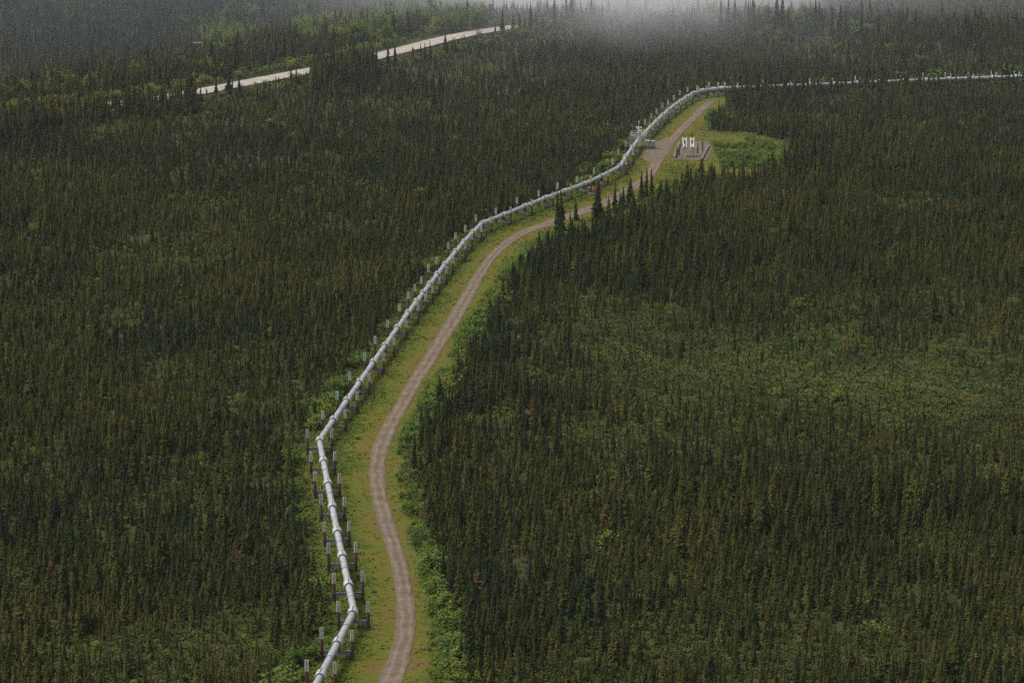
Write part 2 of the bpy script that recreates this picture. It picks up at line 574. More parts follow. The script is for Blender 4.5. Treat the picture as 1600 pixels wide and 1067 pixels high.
# half-width of the track from its pixel width and the direction it runs
rw = []
for i, (p, wd) in enumerate(ROAD):
    a, b = ROAD[max(i - 1, 0)][0], ROAD[min(i + 1, len(ROAD) - 1)][0]
    d = (b - a).normalized()
    dep = p.y * CP + CAMZ * SP
    rw.append(wd * dep / F * max(abs(d.y), 0.35) / 2)
rw = np.clip(np.array(rw), 1.5, 2.6)
rp, _ = resample(np.column_stack([ROAD2, rw]), 1.6)
rp = smooth_line(rp, 30)
def track_z(x, y, u):
    rut = np.exp(-((np.abs(u) - 0.45) / 0.16) ** 2)
    return 0.17 - 0.06 * rut - 0.09 * np.abs(u) ** 4 + 0.02 * (fnoise(x, y, 1.8, 51) - 0.5)
sheet('access_track', rp[:, :2], rp[:, 2], track_z, M['track'], 'two-rut gravel access track winding beside the pipeline', 13)
hp, _ = resample(HW, 3.0)
hp = smooth_line(hp, 40)
sheet('highway', hp, np.full(len(hp), 5.2), lambda x, y, u: HW_Z + 0.55 - 0.12 * np.abs(u) ** 3, M['highway'], 'pale gravel highway crossing the forest at top left', 7, 0.05)

# gravel pad and shoulder at the valve site
def patch_sheet(name, px, z, material, label):
    pts = [at(x, y) for x, y in px]
    c = sum(pts, Vector()) / len(pts)
    ring = []
    for i in range(len(pts)):
        a, b = pts[i], pts[(i + 1) % len(pts)]
        for k in range(8):
            q = a.lerp(b, k / 8)
            s = 1 + 0.14 * (fnoise([q.x], [q.y], 3.0, 61)[0] - 0.5)
            ring.append((c.x + (q.x - c.x) * s, c.y + (q.y - c.y) * s, z))
    mb = MB()
    mb.add([(c.x, c.y, z)] + ring, [(0, i + 1, (i + 1) % len(ring) + 1) for i in range(len(ring))])
    o = mb.obj(name, material)
    if o.data.polygons[0].normal.z < 0:
        o.data.flip_normals()
    tag(o, label, None, None, 'structure')
patch_sheet('gravel_pad', [(1052, 251), (1104, 252), (1113, 233), (1108, 222), (1066, 222), (1055, 233)], 0.21, M['pad'], 'grey gravel pad under the valve site equipment')
patch_sheet('gravel_apron', [(1000, 247), (1024, 258), (1042, 240), (1052, 222), (1042, 216), (1016, 225)], 0.19, M['pad'], 'bare gravel apron between the valve platform and the track')

# ------------------------------------------------------------------ pipeline
PR = 0.57
cum = np.concatenate([[0], np.cumsum(np.hypot(*np.diff(PIPE2, axis=0).T))])
def pipe_raw(s):
    return np.array([np.interp(s, cum, PIPE2[:, 0]), np.interp(s, cum, PIPE2[:, 1])])
def pipe_at(s):
    """position on the axis with the corners rounded to elbows"""
    w_ = [(-2.4, .15), (-1.2, .22), (0, .26), (1.2, .22), (2.4, .15)]
    p = sum(pipe_raw(s + o) * k for o, k in w_)
    return p
def pipe_dir(s):
    d = pipe_at(s + 0.8) - pipe_at(s - 0.8)
    return d / np.linalg.norm(d)

BENT_PX = [(501, 1055), (529, 1004), (552.5, 957), (545.7, 914), (536.7, 869), (526.7, 831), (518.7, 792.5), (510, 756), (503, 721), (499, 689), (521, 656),
           (541, 625.5), (562, 597), (584.5, 566.5), (603, 540), (622, 512.5), (638, 489), (651, 471), (660, 458), (672, 444), (684, 429), (695, 413.5), (711, 393),
           (725, 378), (739, 363), (754, 348.5), (787, 336), (821, 322.5), (852, 309.6), (882, 299), (913, 287.6), (941, 275.5), (969, 260), (978, 245.5),
           (988, 231), (1009, 207), (1018, 198), (1027, 188.5), (1036, 180), (1045, 172), (1054, 165), (1063, 158.5), (1072, 152), (1083, 146), (1096, 142), (1112, 139.5), (1126, 138.3), (1148, 137.3)]
bp = np.array([(at(x, y, PZ).x, at(x, y, PZ).y) for x, y in BENT_PX])
_, bent_s = seg_dist(bp, PIPE2)
bent_s = sorted(list(bent_s))
s0 = bent_s[0]
bent_s = [s0 - 51.0, s0 - 34.0, s0 - 17.0] + bent_s
def arc_of(px, py):
    p = at(px, py, PZ)
    return seg_dist(np.array([[p.x, p.y]]), PIPE2)[1][0]
far_s = arc_of(1195, 135.6)
s_end = cum[-1] - 4
while far_s < s_end:
    bent_s.append(far_s)
    far_s += 9.2
VALVE_S = arc_of(998, 218)
MARKS = [('lowest bend', arc_of(553, 955)), ('second bend', arc_of(499, 688)), ('middle bend', arc_of(753, 349)), ('upper bend', arc_of(969, 260)),
         ('valve platform', VALVE_S), ('far bend', arc_of(1088, 144))]

def place_words(sv, bents, below=False):
    """'third', 'past the second bend' for a place along the pipe"""
    if below:
        k = max(0, int(np.searchsorted(bents, sv)) - 1)
    else:
        k = int(np.argmin([abs(sv - b) for b in bents]))
    if bents[k] < MARKS[0][1] - 4:
        n = sum(1 for b in bents if bents[k] <= b < MARKS[0][1] - 4)
        return ORD[n - 1], 'below the lowest bend'
    name, ms = [m for m in MARKS if bents[k] >= m[1] - 4][-1]
    n = sum(1 for b in bents if ms - 4 <= b <= bents[k])
    return ORD[min(n - 1, len(ORD) - 1)], 'past the ' + name

pl = thing('pipeline', 'long silver insulated pipeline zigzagging through the spruce forest', 'pipeline', (*pipe_at(bent_s[0]), 0))
PLO = Vector(pl.location)
def pv(s, dz=0.0):
    p = pipe_at(s)
    return Vector((p[0], p[1], PZ + dz)) - PLO
def pipe_piece(name, sa, sb, r, material, step=2.5, n=18):
    m = max(2, int((sb - sa) / step) + 2)
    ss = np.linspace(sa, sb, m)
    mb = MB()
    mb.tube([pv(s) for s in ss], r, n)
    return mb.obj(name, material, pl, True)
def cyl_at(name, s, length, r, material, parent, n=18, lift=0.0, taper=None):
    d = pipe_dir(s)
    mb = MB()
    c = pv(s, lift)
    dv = Vector((d[0], d[1], 0))
    a, b = c - dv * length / 2, c + dv * length / 2
    if taper:
        mb.tube([a, a + dv * taper, b - dv * taper, b], [r * 0.93, r, r, r * 0.93], n)
    else:
        mb.tube([a, b], r, n)
    return mb.obj(name, material, parent, True)

for i, s in enumerate(bent_s):
    nxt = bent_s[i + 1] if i + 1 < len(bent_s) else s_end
    mid = (s + nxt) / 2
    if nxt - s > 3:
        pipe_piece('jacket_section', s, mid - 0.02, PR, M['jacket'])
        pipe_piece('jacket_section', mid + 0.02, nxt, PR - 0.004, M['jacket'])
        cyl_at('joint_band', mid, 0.28, PR + 0.025, M['band'], pl)
    co = cyl_at('collar', s, 2.3, PR + 0.25, M['collar'], pl, 18, 0.02, 0.15)
    for e in (-1, 1):
        d = pipe_dir(s)
        mb = MB()
        c = pv(s, 0.02) + Vector((d[0], d[1], 0)) * e * 1.19
        dv = Vector((d[0], d[1], 0))
        mb.tube([c - dv * 0.06, c + dv * 0.06], PR + 0.17, 18)
        mb.obj('collar_seal', M['band'], co, True)
    # raised lengthwise flange on the crown of the collar and just behind it
    d = pipe_dir(s)
    dv = Vector((d[0], d[1], 0))
    mb = MB()
    mb.bar(pv(s, PR + 0.28) - dv * 1.1, pv(s, PR + 0.28) + dv * 1.1, 0.12, 0.10)
    mb.obj('flange', M['band'], co)

# supports
fin_mb = MB()
fin_mb.tube([(0, 0, 0), (0, 0, 1.85)], 0.045, 8)
for k in range(8):
    a = 2 * math.pi * k / 8
    ca, sa = math.cos(a), math.sin(a)
    fin_mb.bar((ca * 0.085, sa * 0.085, 0.06), (ca * 0.085, sa * 0.085, 1.80), 0.02 + 0.09 * abs(ca), 0.02 + 0.09 * abs(sa))
FIN = fin_mb.mesh('radiator', M['fin'])
def post_mesh(h):
    mb = MB()
    mb.tube([(0, 0, -0.4), (0, 0, h - 0.12), (0, 0, h)], [0.27, 0.27, 0.23], 14)
    return mb.mesh('post', M['rust'], True)
POSTS = [post_mesh(h) for h in (2.75, 3.0, 3.25)]
PH = (2.75, 3.0, 3.25)
cap_mb = MB()
cap_mb.tube([(0, 0, 0), (0, 0, 0.05)], 0.30, 14)
CAP = cap_mb.mesh('cap', M['dark'])
sup_rng = np.random.default_rng(11)
SUP = []
for i, s in enumerate(bent_s):
    o_, wh = place_words(s, bent_s)
    p = pipe_at(s)
    d = pipe_dir(s)
    rz = math.atan2(d[1], d[0]) - math.pi / 2
    t = thing('pipe_support', 'pipe support with two rust-red posts and pale finned tops, ' + o_ + ' ' + wh, 'pipe support', (p[0], p[1], 0), rz, 'supports carrying the pipeline')
    half = 2.05 + 0.25 * sup_rng.random()
    if i in (4, 5, 6, 12):
        half = 2.35
    sh = 0.35 * (sup_rng.random() - 0.5)
    zb = 1.25
    for sgn in (-1, 1):
        k = int(sup_rng.integers(0, 3))
        po = link('post', POSTS[k], t)
        po.location = (sgn * half + sh, 0, 0)
        c = link('cap', CAP, po)
        c.location = (0, 0, PH[k])
        for e in (-1, 1):
            r_ = link('radiator', FIN, po)
            r_.location = (e * 0.17, 0, PH[k] + 0.05)
            r_.rotation_euler = (0, 0, sup_rng.random() * 0.7)
        mb = MB()
        mb.box((sgn * (half - 0.02) + sh, 0, zb), (0.62, 0.62, 0.16))
        mb.box((sgn * (half - 0.02) + sh, 0, zb - 0.28), (0.56, 0.56, 0.10))
        mb.obj('bracket', M['dark'], t)
    mb = MB()      # I-section crossbeam
    L = 2 * half - 0.5
    mb.box((sh, 0, zb + 0.30), (L, 0.42, 0.07))
    mb.box((sh, 0, zb), (L, 0.10, 0.53))
    mb.box((sh, 0, zb - 0.30), (L, 0.40, 0.07))
    mb.obj('crossbeam', M['beam'], t)
    mb = MB()      # sliding shoe under the collar
    mb.box((0, 0, zb + 0.40), (0.7, 1.3, 0.12))
    mb.box((0.22, 0, zb + 0.62), (0.08, 1.2, 0.32))
    mb.box((-0.22, 0, zb + 0.62), (0.08, 1.2, 0.32))
    mb.obj('shoe', M['dark'], t)
    SUP.append(t)

# ------------------------------------------------------------------ valve on the line, with its platform
def build_valve():
    p = pipe_at(VALVE_S)
    d = pipe_dir(VALVE_S)
    rz = math.atan2(d[1], d[0]) - math.pi / 2
    t = thing('valve_platform', 'grey railed steel platform with white valve stem straddling the pipeline', 'valve platform', (p[0], p[1], 0), rz)
    zd = 4.0
    for sx in (-1, 1):
        for sy in (-1, 1):
            mb = MB(); mb.tube([(sx * 2.3, sy * 2.6, -0.3), (sx * 2.3, sy * 2.6, zd)], 0.13, 10); mb.obj('leg', M['beam'], t, True)
    for sx in (-1, 1):
        mb = MB(); mb.box((sx * 1.75, 0, zd + 0.06), (1.5, 5.6, 0.1))
        for k in range(9):
            mb.box((sx * 1.75, -2.6 + k * 0.65, zd + 0.13), (1.48, 0.07, 0.05))
        mb.obj('deck', M['beam'], t)
    for sy in (-1, 1):
        mb = MB(); mb.bar((-2.45, sy * 2.75, zd - 0.1), (2.45, sy * 2.75, zd - 0.1), 0.14, 0.24); mb.obj('girder', M['beam'], t)
    def rail(a, b, n):
        a, b = Vector(a), Vector(b)
        mb = MB()
        for k in range(n + 1):
            q = a.lerp(b, k / n)
            mb.tube([q, q + Vector((0, 0, 1.1))], 0.035, 6)
        for h in (0.55, 1.1):
            mb.tube([a + Vector((0, 0, h)), b + Vector((0, 0, h))], 0.04, 6)
        mb.obj('railing', M['fin'], t)
    z = zd + 0.11
    rail((-2.45, -2.75, z), (-2.45, 2.75, z), 4)
    rail((2.45, -2.75, z), (2.45, 2.75, z), 4)
    rail((-2.38, 2.75, z), (2.38, 2.75, z), 4)
    rail((-2.38, -2.75, z), (2.38, -2.75, z), 4)
    # valve body around the pipe and its stem
    mb = MB(); mb.tube([(0, -1.3, PZ), (0, -0.9, PZ), (0, 0.9, PZ), (0, 1.3, PZ)], [1.0, 1.15, 1.15, 1.0], 18); mb.obj('valve_body', M['collar'], t, True)
    mb = MB(); mb.box((0, 0, 4.2), (1.1, 0.9, 1.3)); mb.obj('bonnet', M['grey'], t)
    mb = MB(); mb.tube([(0, 0, 4.85), (0, 0, 6.9)], 0.24, 12); mb.obj('stem_cover', M['white'], t, True)
    mb = MB(); mb.tube([(-1.0, 0, 6.6), (1.0, 0, 6.6)], 0.2, 12); mb.obj('actuator', M['white'], t, True)
    mb = MB(); mb.box((0.55, 0, 5.7), (0.8, 0.5, 0.5)); mb.obj('gearbox', M['white'], t)
    mb = MB(); mb.tube([(0, 0, 6.9), (0, 0, 8.2)], 0.05, 6); mb.obj('mast', M['white'], t)
    mb = MB(); mb.box((0, 0, 8.4), (0.4, 0.3, 0.45)); mb.obj('lamp_head', M['white'], t)
    # stair on the left side
    mb = MB()
    for e in (0, 0.9):
        mb.bar((-2.6, -0.2 + e, zd), (-5.0, -0.2 + e, 0.1), 0.08, 0.22)
        mb.bar((-2.6, -0.2 + e, zd + 1.0), (-5.0, -0.2 + e, 1.1), 0.05, 0.05)
    for k in range(12):
        f = k / 12
        mb.box((-2.7 - 2.3 * f, 0.25, zd - 0.1 - (zd - 0.2) * f), (0.26, 0.85, 0.04))
    mb.obj('stair', M['beam'], t)
    # equipment cabinets on the right, raised on dark skids
    for j, (x, y, w_, h) in enumerate(((3.2, -3.4, 1.5, 1.8), (5.0, -3.1, 1.2, 1.7))):
        lab = ('grey equipment cabinet against the valve platform, nearest the pipeline', 'grey equipment cabinet beside the valve platform, nearest the track')[j]
        q = Matrix.Rotation(rz, 3, 'Z') @ Vector((x, y, 0))
        c = thing('equipment_cabinet', lab, 'cabinet', (p[0] + q.x, p[1] + q.y, 0), rz, 'cabinets at the valve platform')
        mb = MB(); mb.box((0, 0, 1.0 + h / 2), (w_, 1.3, h)); mb.obj('cabinet_body', M['grey'], c)
        mb = MB(); mb.box((0, 0, 1.06 + h), (w_ + 0.2, 1.5, 0.12)); mb.obj('roof', M['fin'], c)
        mb = MB(); mb.box((0, -0.67, 1.0 + h / 2), (w_ * 0.7, 0.04, h * 0.8)); dd = mb.obj('door', M['beam'], c)
        mb = MB(); mb.box((w_ * 0.25, -0.72, 1.0 + h / 2), (0.06, 0.06, 0.3)); mb.obj('handle', M['dark'], dd)
        mb = MB()
        for sx in (-1, 1):
            for sy in (-1, 1):
                mb.box((sx * (w_ / 2 - 0.15), sy * 0.5, 0.5), (0.2, 0.2, 1.0))
        mb.box((0, 0, 0.93), (w_ + 0.1, 1.4, 0.13))
        mb.obj('skid', M['dark'], c)
build_valve()

# ------------------------------------------------------------------ equipment yard on the gravel pad
def build_yard():
    base = at(1076, 247)
    t = thing('equipment_stand', 'pale yellow steel frame carrying two white upright cabinets on the gravel pad', 'stand', (base.x, base.y, 0.2))
    hw, dp, zt = 1.75, 3.2, 2.6
    for sx in (-1, 1):
        for sy in (0, 1):
            mb = MB(); mb.tube([(sx * hw, sy * dp, 0), (sx * hw, sy * dp, zt + 0.5)], 0.085, 8); mb.obj('leg', M['yellow'], t)
    for sx in (-0.6, 0.62):
        mb = MB(); mb.tube([(sx * hw, 0, 0), (sx * hw, 0, zt)], 0.06, 8); mb.obj('leg', M['yellow'], t)
    mb = MB(); mb.box((0, dp / 2, zt), (2 * hw + 0.4, dp + 0.3, 0.14)); mb.obj('deck', M['berm'], t)
    for sy in (0, 1):
        mb = MB(); mb.bar((-hw, sy * dp, zt + 0.9), (hw, sy * dp, zt + 0.9), 0.06, 0.06); mb.bar((-hw, sy * dp, zt * 0.55), (hw, sy * dp, zt * 0.55), 0.07, 0.1); mb.obj('railing', M['yellow'], t)
    for sx in (-1, 1):
        mb = MB(); mb.bar((sx * hw, 0, zt + 0.9), (sx * hw, dp, zt + 0.9), 0.06, 0.06); mb.bar((sx * hw, 0, 0.4), (sx * hw, dp, zt - 0.3), 0.06, 0.06); mb.obj('brace', M['yellow'], t)
    for j, sx in enumerate((-1, 1)):
        c = thing('white_cabinet', ('white upright slotted cabinet on the yellow frame, the one nearer the pipeline', 'white upright slotted cabinet on the yellow frame, the one farther from the pipeline')[j],
                  'cabinet', (base.x + sx * 1.17, base.y + 0.9, zt + 0.28), 0, 'white cabinets on the yellow frame')
        c.rotation_euler = (R(-30), 0, 0)
        c.scale = (1.02, 1.1, 1.2)
        def slab(name, vs_, m_, th=0.16, y=0.0, par=c):
            mb = MB()
            n = len(vs_)
            mb.add([(a, y - th / 2, b) for a, b in vs_] + [(a, y + th / 2, b) for a, b in vs_],
                   [tuple(range(n)), tuple(reversed(range(n, 2 * n)))] + [(i, i + n, (i + 1) % n + n, (i + 1) % n) for i in range(n)])
            return mb.obj(name, m_, par)
        # two tapered uprights flaring outwards at the top, back sheet, cross panels
        slab('side_panel', [(-0.62, 0), (-0.34, 0), (-0.34, 2.2), (-0.44, 3.0), (-0.74, 3.0), (-0.62, 2.2)], M['white'], 0.9)
        slab('side_panel', [(0.32, 0), (0.58, 0), (0.58, 2.2), (0.72, 3.0), (0.44, 3.0), (0.32, 2.2)], M['white'], 0.9)
        slab('back_panel', [(-0.36, 0.02), (0.34, 0.02), (0.34, 2.7), (-0.36, 2.7)], M['grey'], 0.08, 0.36)
        slab('front_panel', [(-0.335, 0.3), (0.0 if j == 0 else 0.315, 0.3), (0.0 if j == 0 else 0.315, 1.2), (-0.335, 1.2)], M['white'], 0.1, -0.3)
        slab('top_panel', [(-0.335, 2.35), (0.315, 2.35), (0.315, 2.75), (-0.335, 2.75)], M['white'], 0.1, -0.2)
    b = at(1078, 243)
    c = thing('instrument_box', 'small white instrument box low in front of the yellow frame', 'box', (b.x, b.y - 0.8, 0.2))
    mb = MB(); mb.tube([(0, 0, 0), (0, 0, 0.6)], 0.06, 8); mb.obj('pedestal', M['grey'], c)
    mb = MB(); mb.box((0, 0, 0.95), (0.42, 0.3, 0.7)); mb.obj('housing', M['white'], c)
    mb = MB(); mb.box((0, -0.17, 0.95), (0.32, 0.03, 0.55)); mb.obj('door', M['fin'], c)
    b = at(1072.5, 247)
    c = thing('yellow_tank', 'small pale yellow tank on the ground before the yellow frame', 'tank', (b.x, b.y - 1.2, 0.2))
    mb = MB(); mb.tube([(0, 0, 0.0), (0, 0, 0.1), (0, 0, 1.0), (0, 0, 1.2)], [0.3, 0.36, 0.36, 0.15], 14); mb.obj('shell', M['yellow'], c, True)
    mb = MB(); mb.tube([(0, 0, 1.2), (0, 0, 1.35)], 0.1, 8); mb.obj('valve_cap', M['dark'], c)
    # dark red guard posts at the pad's corners
    for j, (px, py, h, lab) in enumerate(((1057.5, 247, 2.3, 'stout dark red post with grey cap, left front of the gravel pad'),
                                          (1061, 243.5, 2.2, 'dark red post with grey cap, second from the left on the pad'),
                                          (1097.5, 238, 3.0, 'tall dark red post with grey top, right of the yellow frame'),
                                          (1090, 240.5, 1.9, 'short dark red post just right of the yellow frame'))):
        b = at(px, py)
        c = thing('guard_post', lab, 'post', (b.x, b.y, 0.2), 0, 'dark red posts on the gravel pad')
        mb = MB(); mb.tube([(0, 0, -0.3), (0, 0, h)], 0.25, 12); mb.obj('shaft', M['rust'], c, True)
        mb = MB(); mb.tube([(0, 0, h), (0, 0, h + 1.1)], 0.22, 12); mb.tube([(0, 0, h + 1.1), (0, 0, h + 1.2)], 0.27, 12); mb.obj('cap', M['berm'], c, True)
    # low gravel-filled containment walls round the pad
    def berm(pxs, lab, h=1.3):
        pts = [at(x, y) for x, y in pxs]
        c0 = pts[0]
        t2 = thing('containment_wall', lab, 'wall', (c0.x, c0.y, 0), 0, 'containment walls of the gravel pad')
        for i in range(len(pts) - 1):
            a, b2 = pts[i] - c0, pts[i + 1] - c0
            n = max(1, round((b2 - a).length / 3.0))
            for k in range(n):
                mb = MB()
                q0, q1 = a.lerp(b2, (k + 0.03) / n), a.lerp(b2, (k + 0.97) / n)
                d = (q1 - q0).normalized()
                sd = Vector((d.y, -d.x, 0))
                vs_ = []
                for q in (q0, q1):
                    for off, z in ((-0.5, -0.1), (0.5, -0.1), (0.28, h), (-0.28, h)):
                        vs_.append(q + sd * off + Vector((0, 0, z)))
                mb.add(vs_, [(0, 1, 2, 3), (7, 6, 5, 4), (0, 4, 5, 1), (1, 5, 6, 2), (2, 6, 7, 3), (3, 7, 4, 0)])
                mb.obj('panel', M['grey'] if h > 1 else M['berm'], t2)
    berm([(1053.5, 249.5), (1057.5, 237), (1062, 226)], 'low grey containment wall on the left side of the gravel pad', 1.02)
    berm([(1096, 252), (1101, 242), (1107, 231)], 'low grey containment wall on the right side of the gravel pad', 0.8)
    berm([(1058, 250.5), (1067, 250.5)], 'short grey containment wall at the front of the gravel pad', 0.7)
build_yard()

# small loose things
def build_small():
    b = at(556, 745)
    t = thing('marker_post', 'thin yellow and orange marker post between pipeline and track', 'marker', (b.x, b.y, 0))
    mb = MB(); mb.tube([(0, 0, 0), (0, 0, 1.15)], 0.09, 8); mb.obj('stake', M['marker'], t)
    mb = MB(); mb.tube([(0, 0, 1.15), (0, 0, 1.5)], 0.11, 8); mb.obj('top_band', M['orange'], t)
    b = at(926, 297)
    t = thing('tarp', 'orange tarp sheet lying under the pipeline near the tall spruce', 'tarp', (b.x, b.y, 0))
    mb = MB()
    n = 8
    g = [((i / n - 0.5) * 2.6, (j / n - 0.5) * 3.4, 0.55 + 0.35 * math.sin(i * 1.1) * math.cos(j * 0.9)) for j in range(n + 1) for i in range(n + 1)]
    mb.add(g, [(j * (n + 1) + i, j * (n + 1) + i + 1, (j + 1) * (n + 1) + i + 1, (j + 1) * (n + 1) + i) for j in range(n) for i in range(n)])
    g2 = [(x, y, 0.02) for x, y, z in g]
    ring = [i for i in range(n)] + [i * (n + 1) + n for i in range(n)] + [n * (n + 1) + n - i for i in range(n)] + [(n - i) * (n + 1) for i in range(n)]
    o = len(mb.v)
    mb.add([g[k] for k in ring] + [g2[k] for k in ring], [(i, (i + 1) % len(ring), (i + 1) % len(ring) + len(ring), i + len(ring)) for i in range(len(ring))])
    mb.obj('sheet', M['orange'], t)
    for j, (px, py) in enumerate(((923, 300.5), (922, 304))):
        b = at(px, py)
        c = thing('timber', ('pale timber lying before the orange tarp, the one nearer the pipe', 'pale timber lying before the orange tarp, the one farther from the pipe')[j], 'timber', (b.x, b.y, 0), R(4 + 9 * j), 'timbers by the tarp')
        mb = MB(); mb.box((0, 0, 0.32), (1.7, 0.35, 0.28)); mb.obj('beam', M['plank'], c)
        mb = MB(); mb.box((-0.6, 0, 0.09), (0.25, 0.5, 0.18)); mb.box((0.6, 0, 0.09), (0.25, 0.5, 0.18)); mb.obj('blocking', M['plank'], c)
build_small()

# ------------------------------------------------------------------ plants: prototypes
def spruce(h, r, nb, seed, expo=0.75, droop=0.45, bare=0.05):
    """tapered trunk, a loose inner crown and drooping boughs set in a spiral"""
    g = np.random.default_rng(seed)
    mb = MB()
    lean = g.normal(0, 0.012, 2) * h
    lump = g.uniform(0.8, 1.2, 9)
    def prof(f, a):
        k = np.interp(f * 8, range(9), lump)
        return r * ((1 - f) ** expo) * k * (1 + 0.15 * math.cos(a + seed)) + 0.03
    # inner mass of twigs
    rings = []
    for j in range(5):
        f = bare + (0.97 - bare) * j / 4
        for k in range(5):
            a = 2 * math.pi * (k + 0.5 * (j % 2)) / 5
            q = prof(f, a) * 0.5
            rings.append((lean[0] * f + math.cos(a) * q, lean[1] * f + math.sin(a) * q, f * h))
    mb.add(rings, [(j * 5 + k, j * 5 + (k + 1) % 5, (j + 1) * 5 + (k + 1) % 5, (j + 1) * 5 + k) for j in range(4) for k in range(5)])
    for i in range(nb):
        f = bare + (1 - bare) * ((i + g.random()) / nb) ** 0.92
        a = i * 2.39996 + g.normal(0, 0.35)
        L = prof(f, a) * g.uniform(0.65, 1.25)
        wd = 0.20 * L + 0.05
        z = f * h + 0.18 * L
        dz = -droop * L * g.uniform(0.5, 1.7)
        ca, sa = math.cos(a), math.sin(a)
        bx, by = lean * f
        p0 = (bx + ca * L * 0.2, by + sa * L * 0.2, z)
        tip = (bx + ca * L, by + sa * L, z + dz)
        m = g.uniform(0.5, 0.7)
        sk = g.normal(0, 0.25)
        l = (bx + ca * L * m - sa * wd, by + sa * L * m + ca * wd, z + dz * (0.8 + sk) - 0.05)
        q = (bx + ca * L * m + sa * wd, by + sa * L * m - ca * wd, z + dz * (0.8 - sk) - 0.05)
        mb.add([p0, l, tip, q], [(0, 1, 2), (0, 2, 3)])
    mb.tube([(lean[0] * .9, lean[1] * .9, h * 0.9), (*lean, h * 1.03)], [0.07, 0.015], 4, False)
    tr = MB()
    tr.tube([(0, 0, -0.5), (lean[0] * .5, lean[1] * .5, h * 0.5), (*lean, h * 0.97)], [0.018 * h + 0.03, 0.011 * h + 0.02, 0.012], 6, False)
    return tr, mb

def snag(h, seed):
    g = np.random.default_rng(seed)
    tr = MB()
    tr.tube([(0, 0, -0.5), (0, 0, h)], [0.09, 0.02], 6, False)
    for k in range(16):
        z = h * g.uniform(0.25, 0.95)
        a = g.random() * 6.28
        L = 0.5 * (1.1 - z / h) + 0.12
        tr.tube([(0, 0, z), (math.cos(a) * L, math.sin(a) * L, z - 0.1)], [0.02, 0.008], 3, False)
    return tr, None

def shrub(h, wd, stems, leaves, seed, leaf=0.2):
    g = np.random.default_rng(seed)
    st, lf = MB(), MB()
    tips = []
    for k in range(stems):
        a = g.random() * 6.28
        rr = wd * 0.5 * g.uniform(0.15, 0.85)
        top = Vector((math.cos(a) * rr, math.sin(a) * rr, h * g.uniform(0.6, 0.95)))
        st.tube([(math.cos(a) * 0.1, math.sin(a) * 0.1, -0.2), top * 0.5 + Vector((0, 0, 0.1 * h)), top], [0.05, 0.03, 0.012], 4, False)
        tips += [top, top * 0.72 + Vector((g.normal(0, .12) * wd, g.normal(0, .12) * wd, 0)), top * 0.5 + Vector((g.normal(0, .15) * wd, g.normal(0, .15) * wd, 0))]
    for k in range(leaves):
        c = tips[g.integers(0, len(tips))]
        s = 0.13 * wd + 0.05
        p = c + Vector((g.normal(0, s), g.normal(0, s), g.normal(0, 0.11 * h)))
        if p.z < 0.05:
            p.z = 0.05 + g.random() * 0.2
        a = g.random() * 6.28
        tilt = g.uniform(-0.9, 0.9)
        L = leaf * g.uniform(0.7, 1.5)
        u = Vector((math.cos(a), math.sin(a), tilt * 0.7)).normalized() * L
        v = Vector((-math.sin(a), math.cos(a), g.uniform(-.6, .6))).normalized() * L * 0.7
        lf.add([p - u, p + v * 0.9, p + u, p - v], [(0, 1, 2, 3)])
    return st, lf

PROTO = {}
def proto(name, pairs, mats_):
    c = bpy.data.collections.new(name)
    for i, (a, b) in enumerate(pairs):
        mb = MB()
        mb.add(a.v, a.f)
        na = len(a.f)
        if b is not None:
            mb.add(b.v, b.f)
        me = mb.mesh('%s_%02d' % (name, i), mats_)
        me.polygons.foreach_set('material_index', [0] * na + [1] * (len(mb.f) - na))
        o = bpy.data.objects.new('%s_%02d' % (name, i), me)
        c.objects.link(o)
    PROTO[name] = (c, len(pairs))

# slender black spruces 1 unit = metre at scale 1 (about 4.5 m tall)
slim = [spruce(4.5, 0.72 + 0.14 * (k % 4), 84, 100 + k, 0.62 + 0.1 * (k % 3)) for k in range(10)]
slim.append(snag(4.2, 5))
proto('black_spruce', slim, [M['bark'], M['needles']])
full_raw = [spruce(7.0, 1.25 + 0.14 * (k % 3), 190, 200 + k, 0.82, 0.4) for k in range(6)]
proto('white_spruce', full_raw, [M['bark'], M['needles']])
sh_raw = [shrub(2.2, 2.0 + 0.3 * k, 7, 260, 300 + k, 0.17) for k in range(5)]
proto('willow', sh_raw, [M['stems'], M['leaves']])
under_raw = [shrub(0.6, 1.5, 4, 80, 400 + k, 0.11) for k in range(5)]
birch_raw = [shrub(5.5, 3.4, 9, 800, 350 + k, 0.17) for k in range(3)]
proto('birch', birch_raw, [M['stems'], M['leaves']])
proto('understory', under_raw, [M['stems'], M['under']])
def tuft(seed):
    g = np.random.default_rng(seed)
    mb = MB()
    for k in range(14):
        a = g.random() * 6.28
        r0 = g.uniform(0, 0.4)
        b = g.random() * 6.28
        x, y = math.cos(b) * r0, math.sin(b) * r0
        hh, wd = g.uniform(0.10, 0.24), 0.09
        ca, sa = math.cos(a), math.sin(a)
        mb.add([(x - sa * wd, y + ca * wd, 0), (x + sa * wd, y - ca * wd, 0), (x + ca * 0.3, y + sa * 0.3, hh)], [(0, 1, 2)])
    return mb, None
proto('tuft', [tuft(k) for k in range(4)], [M['tuft'], M['tuft']])

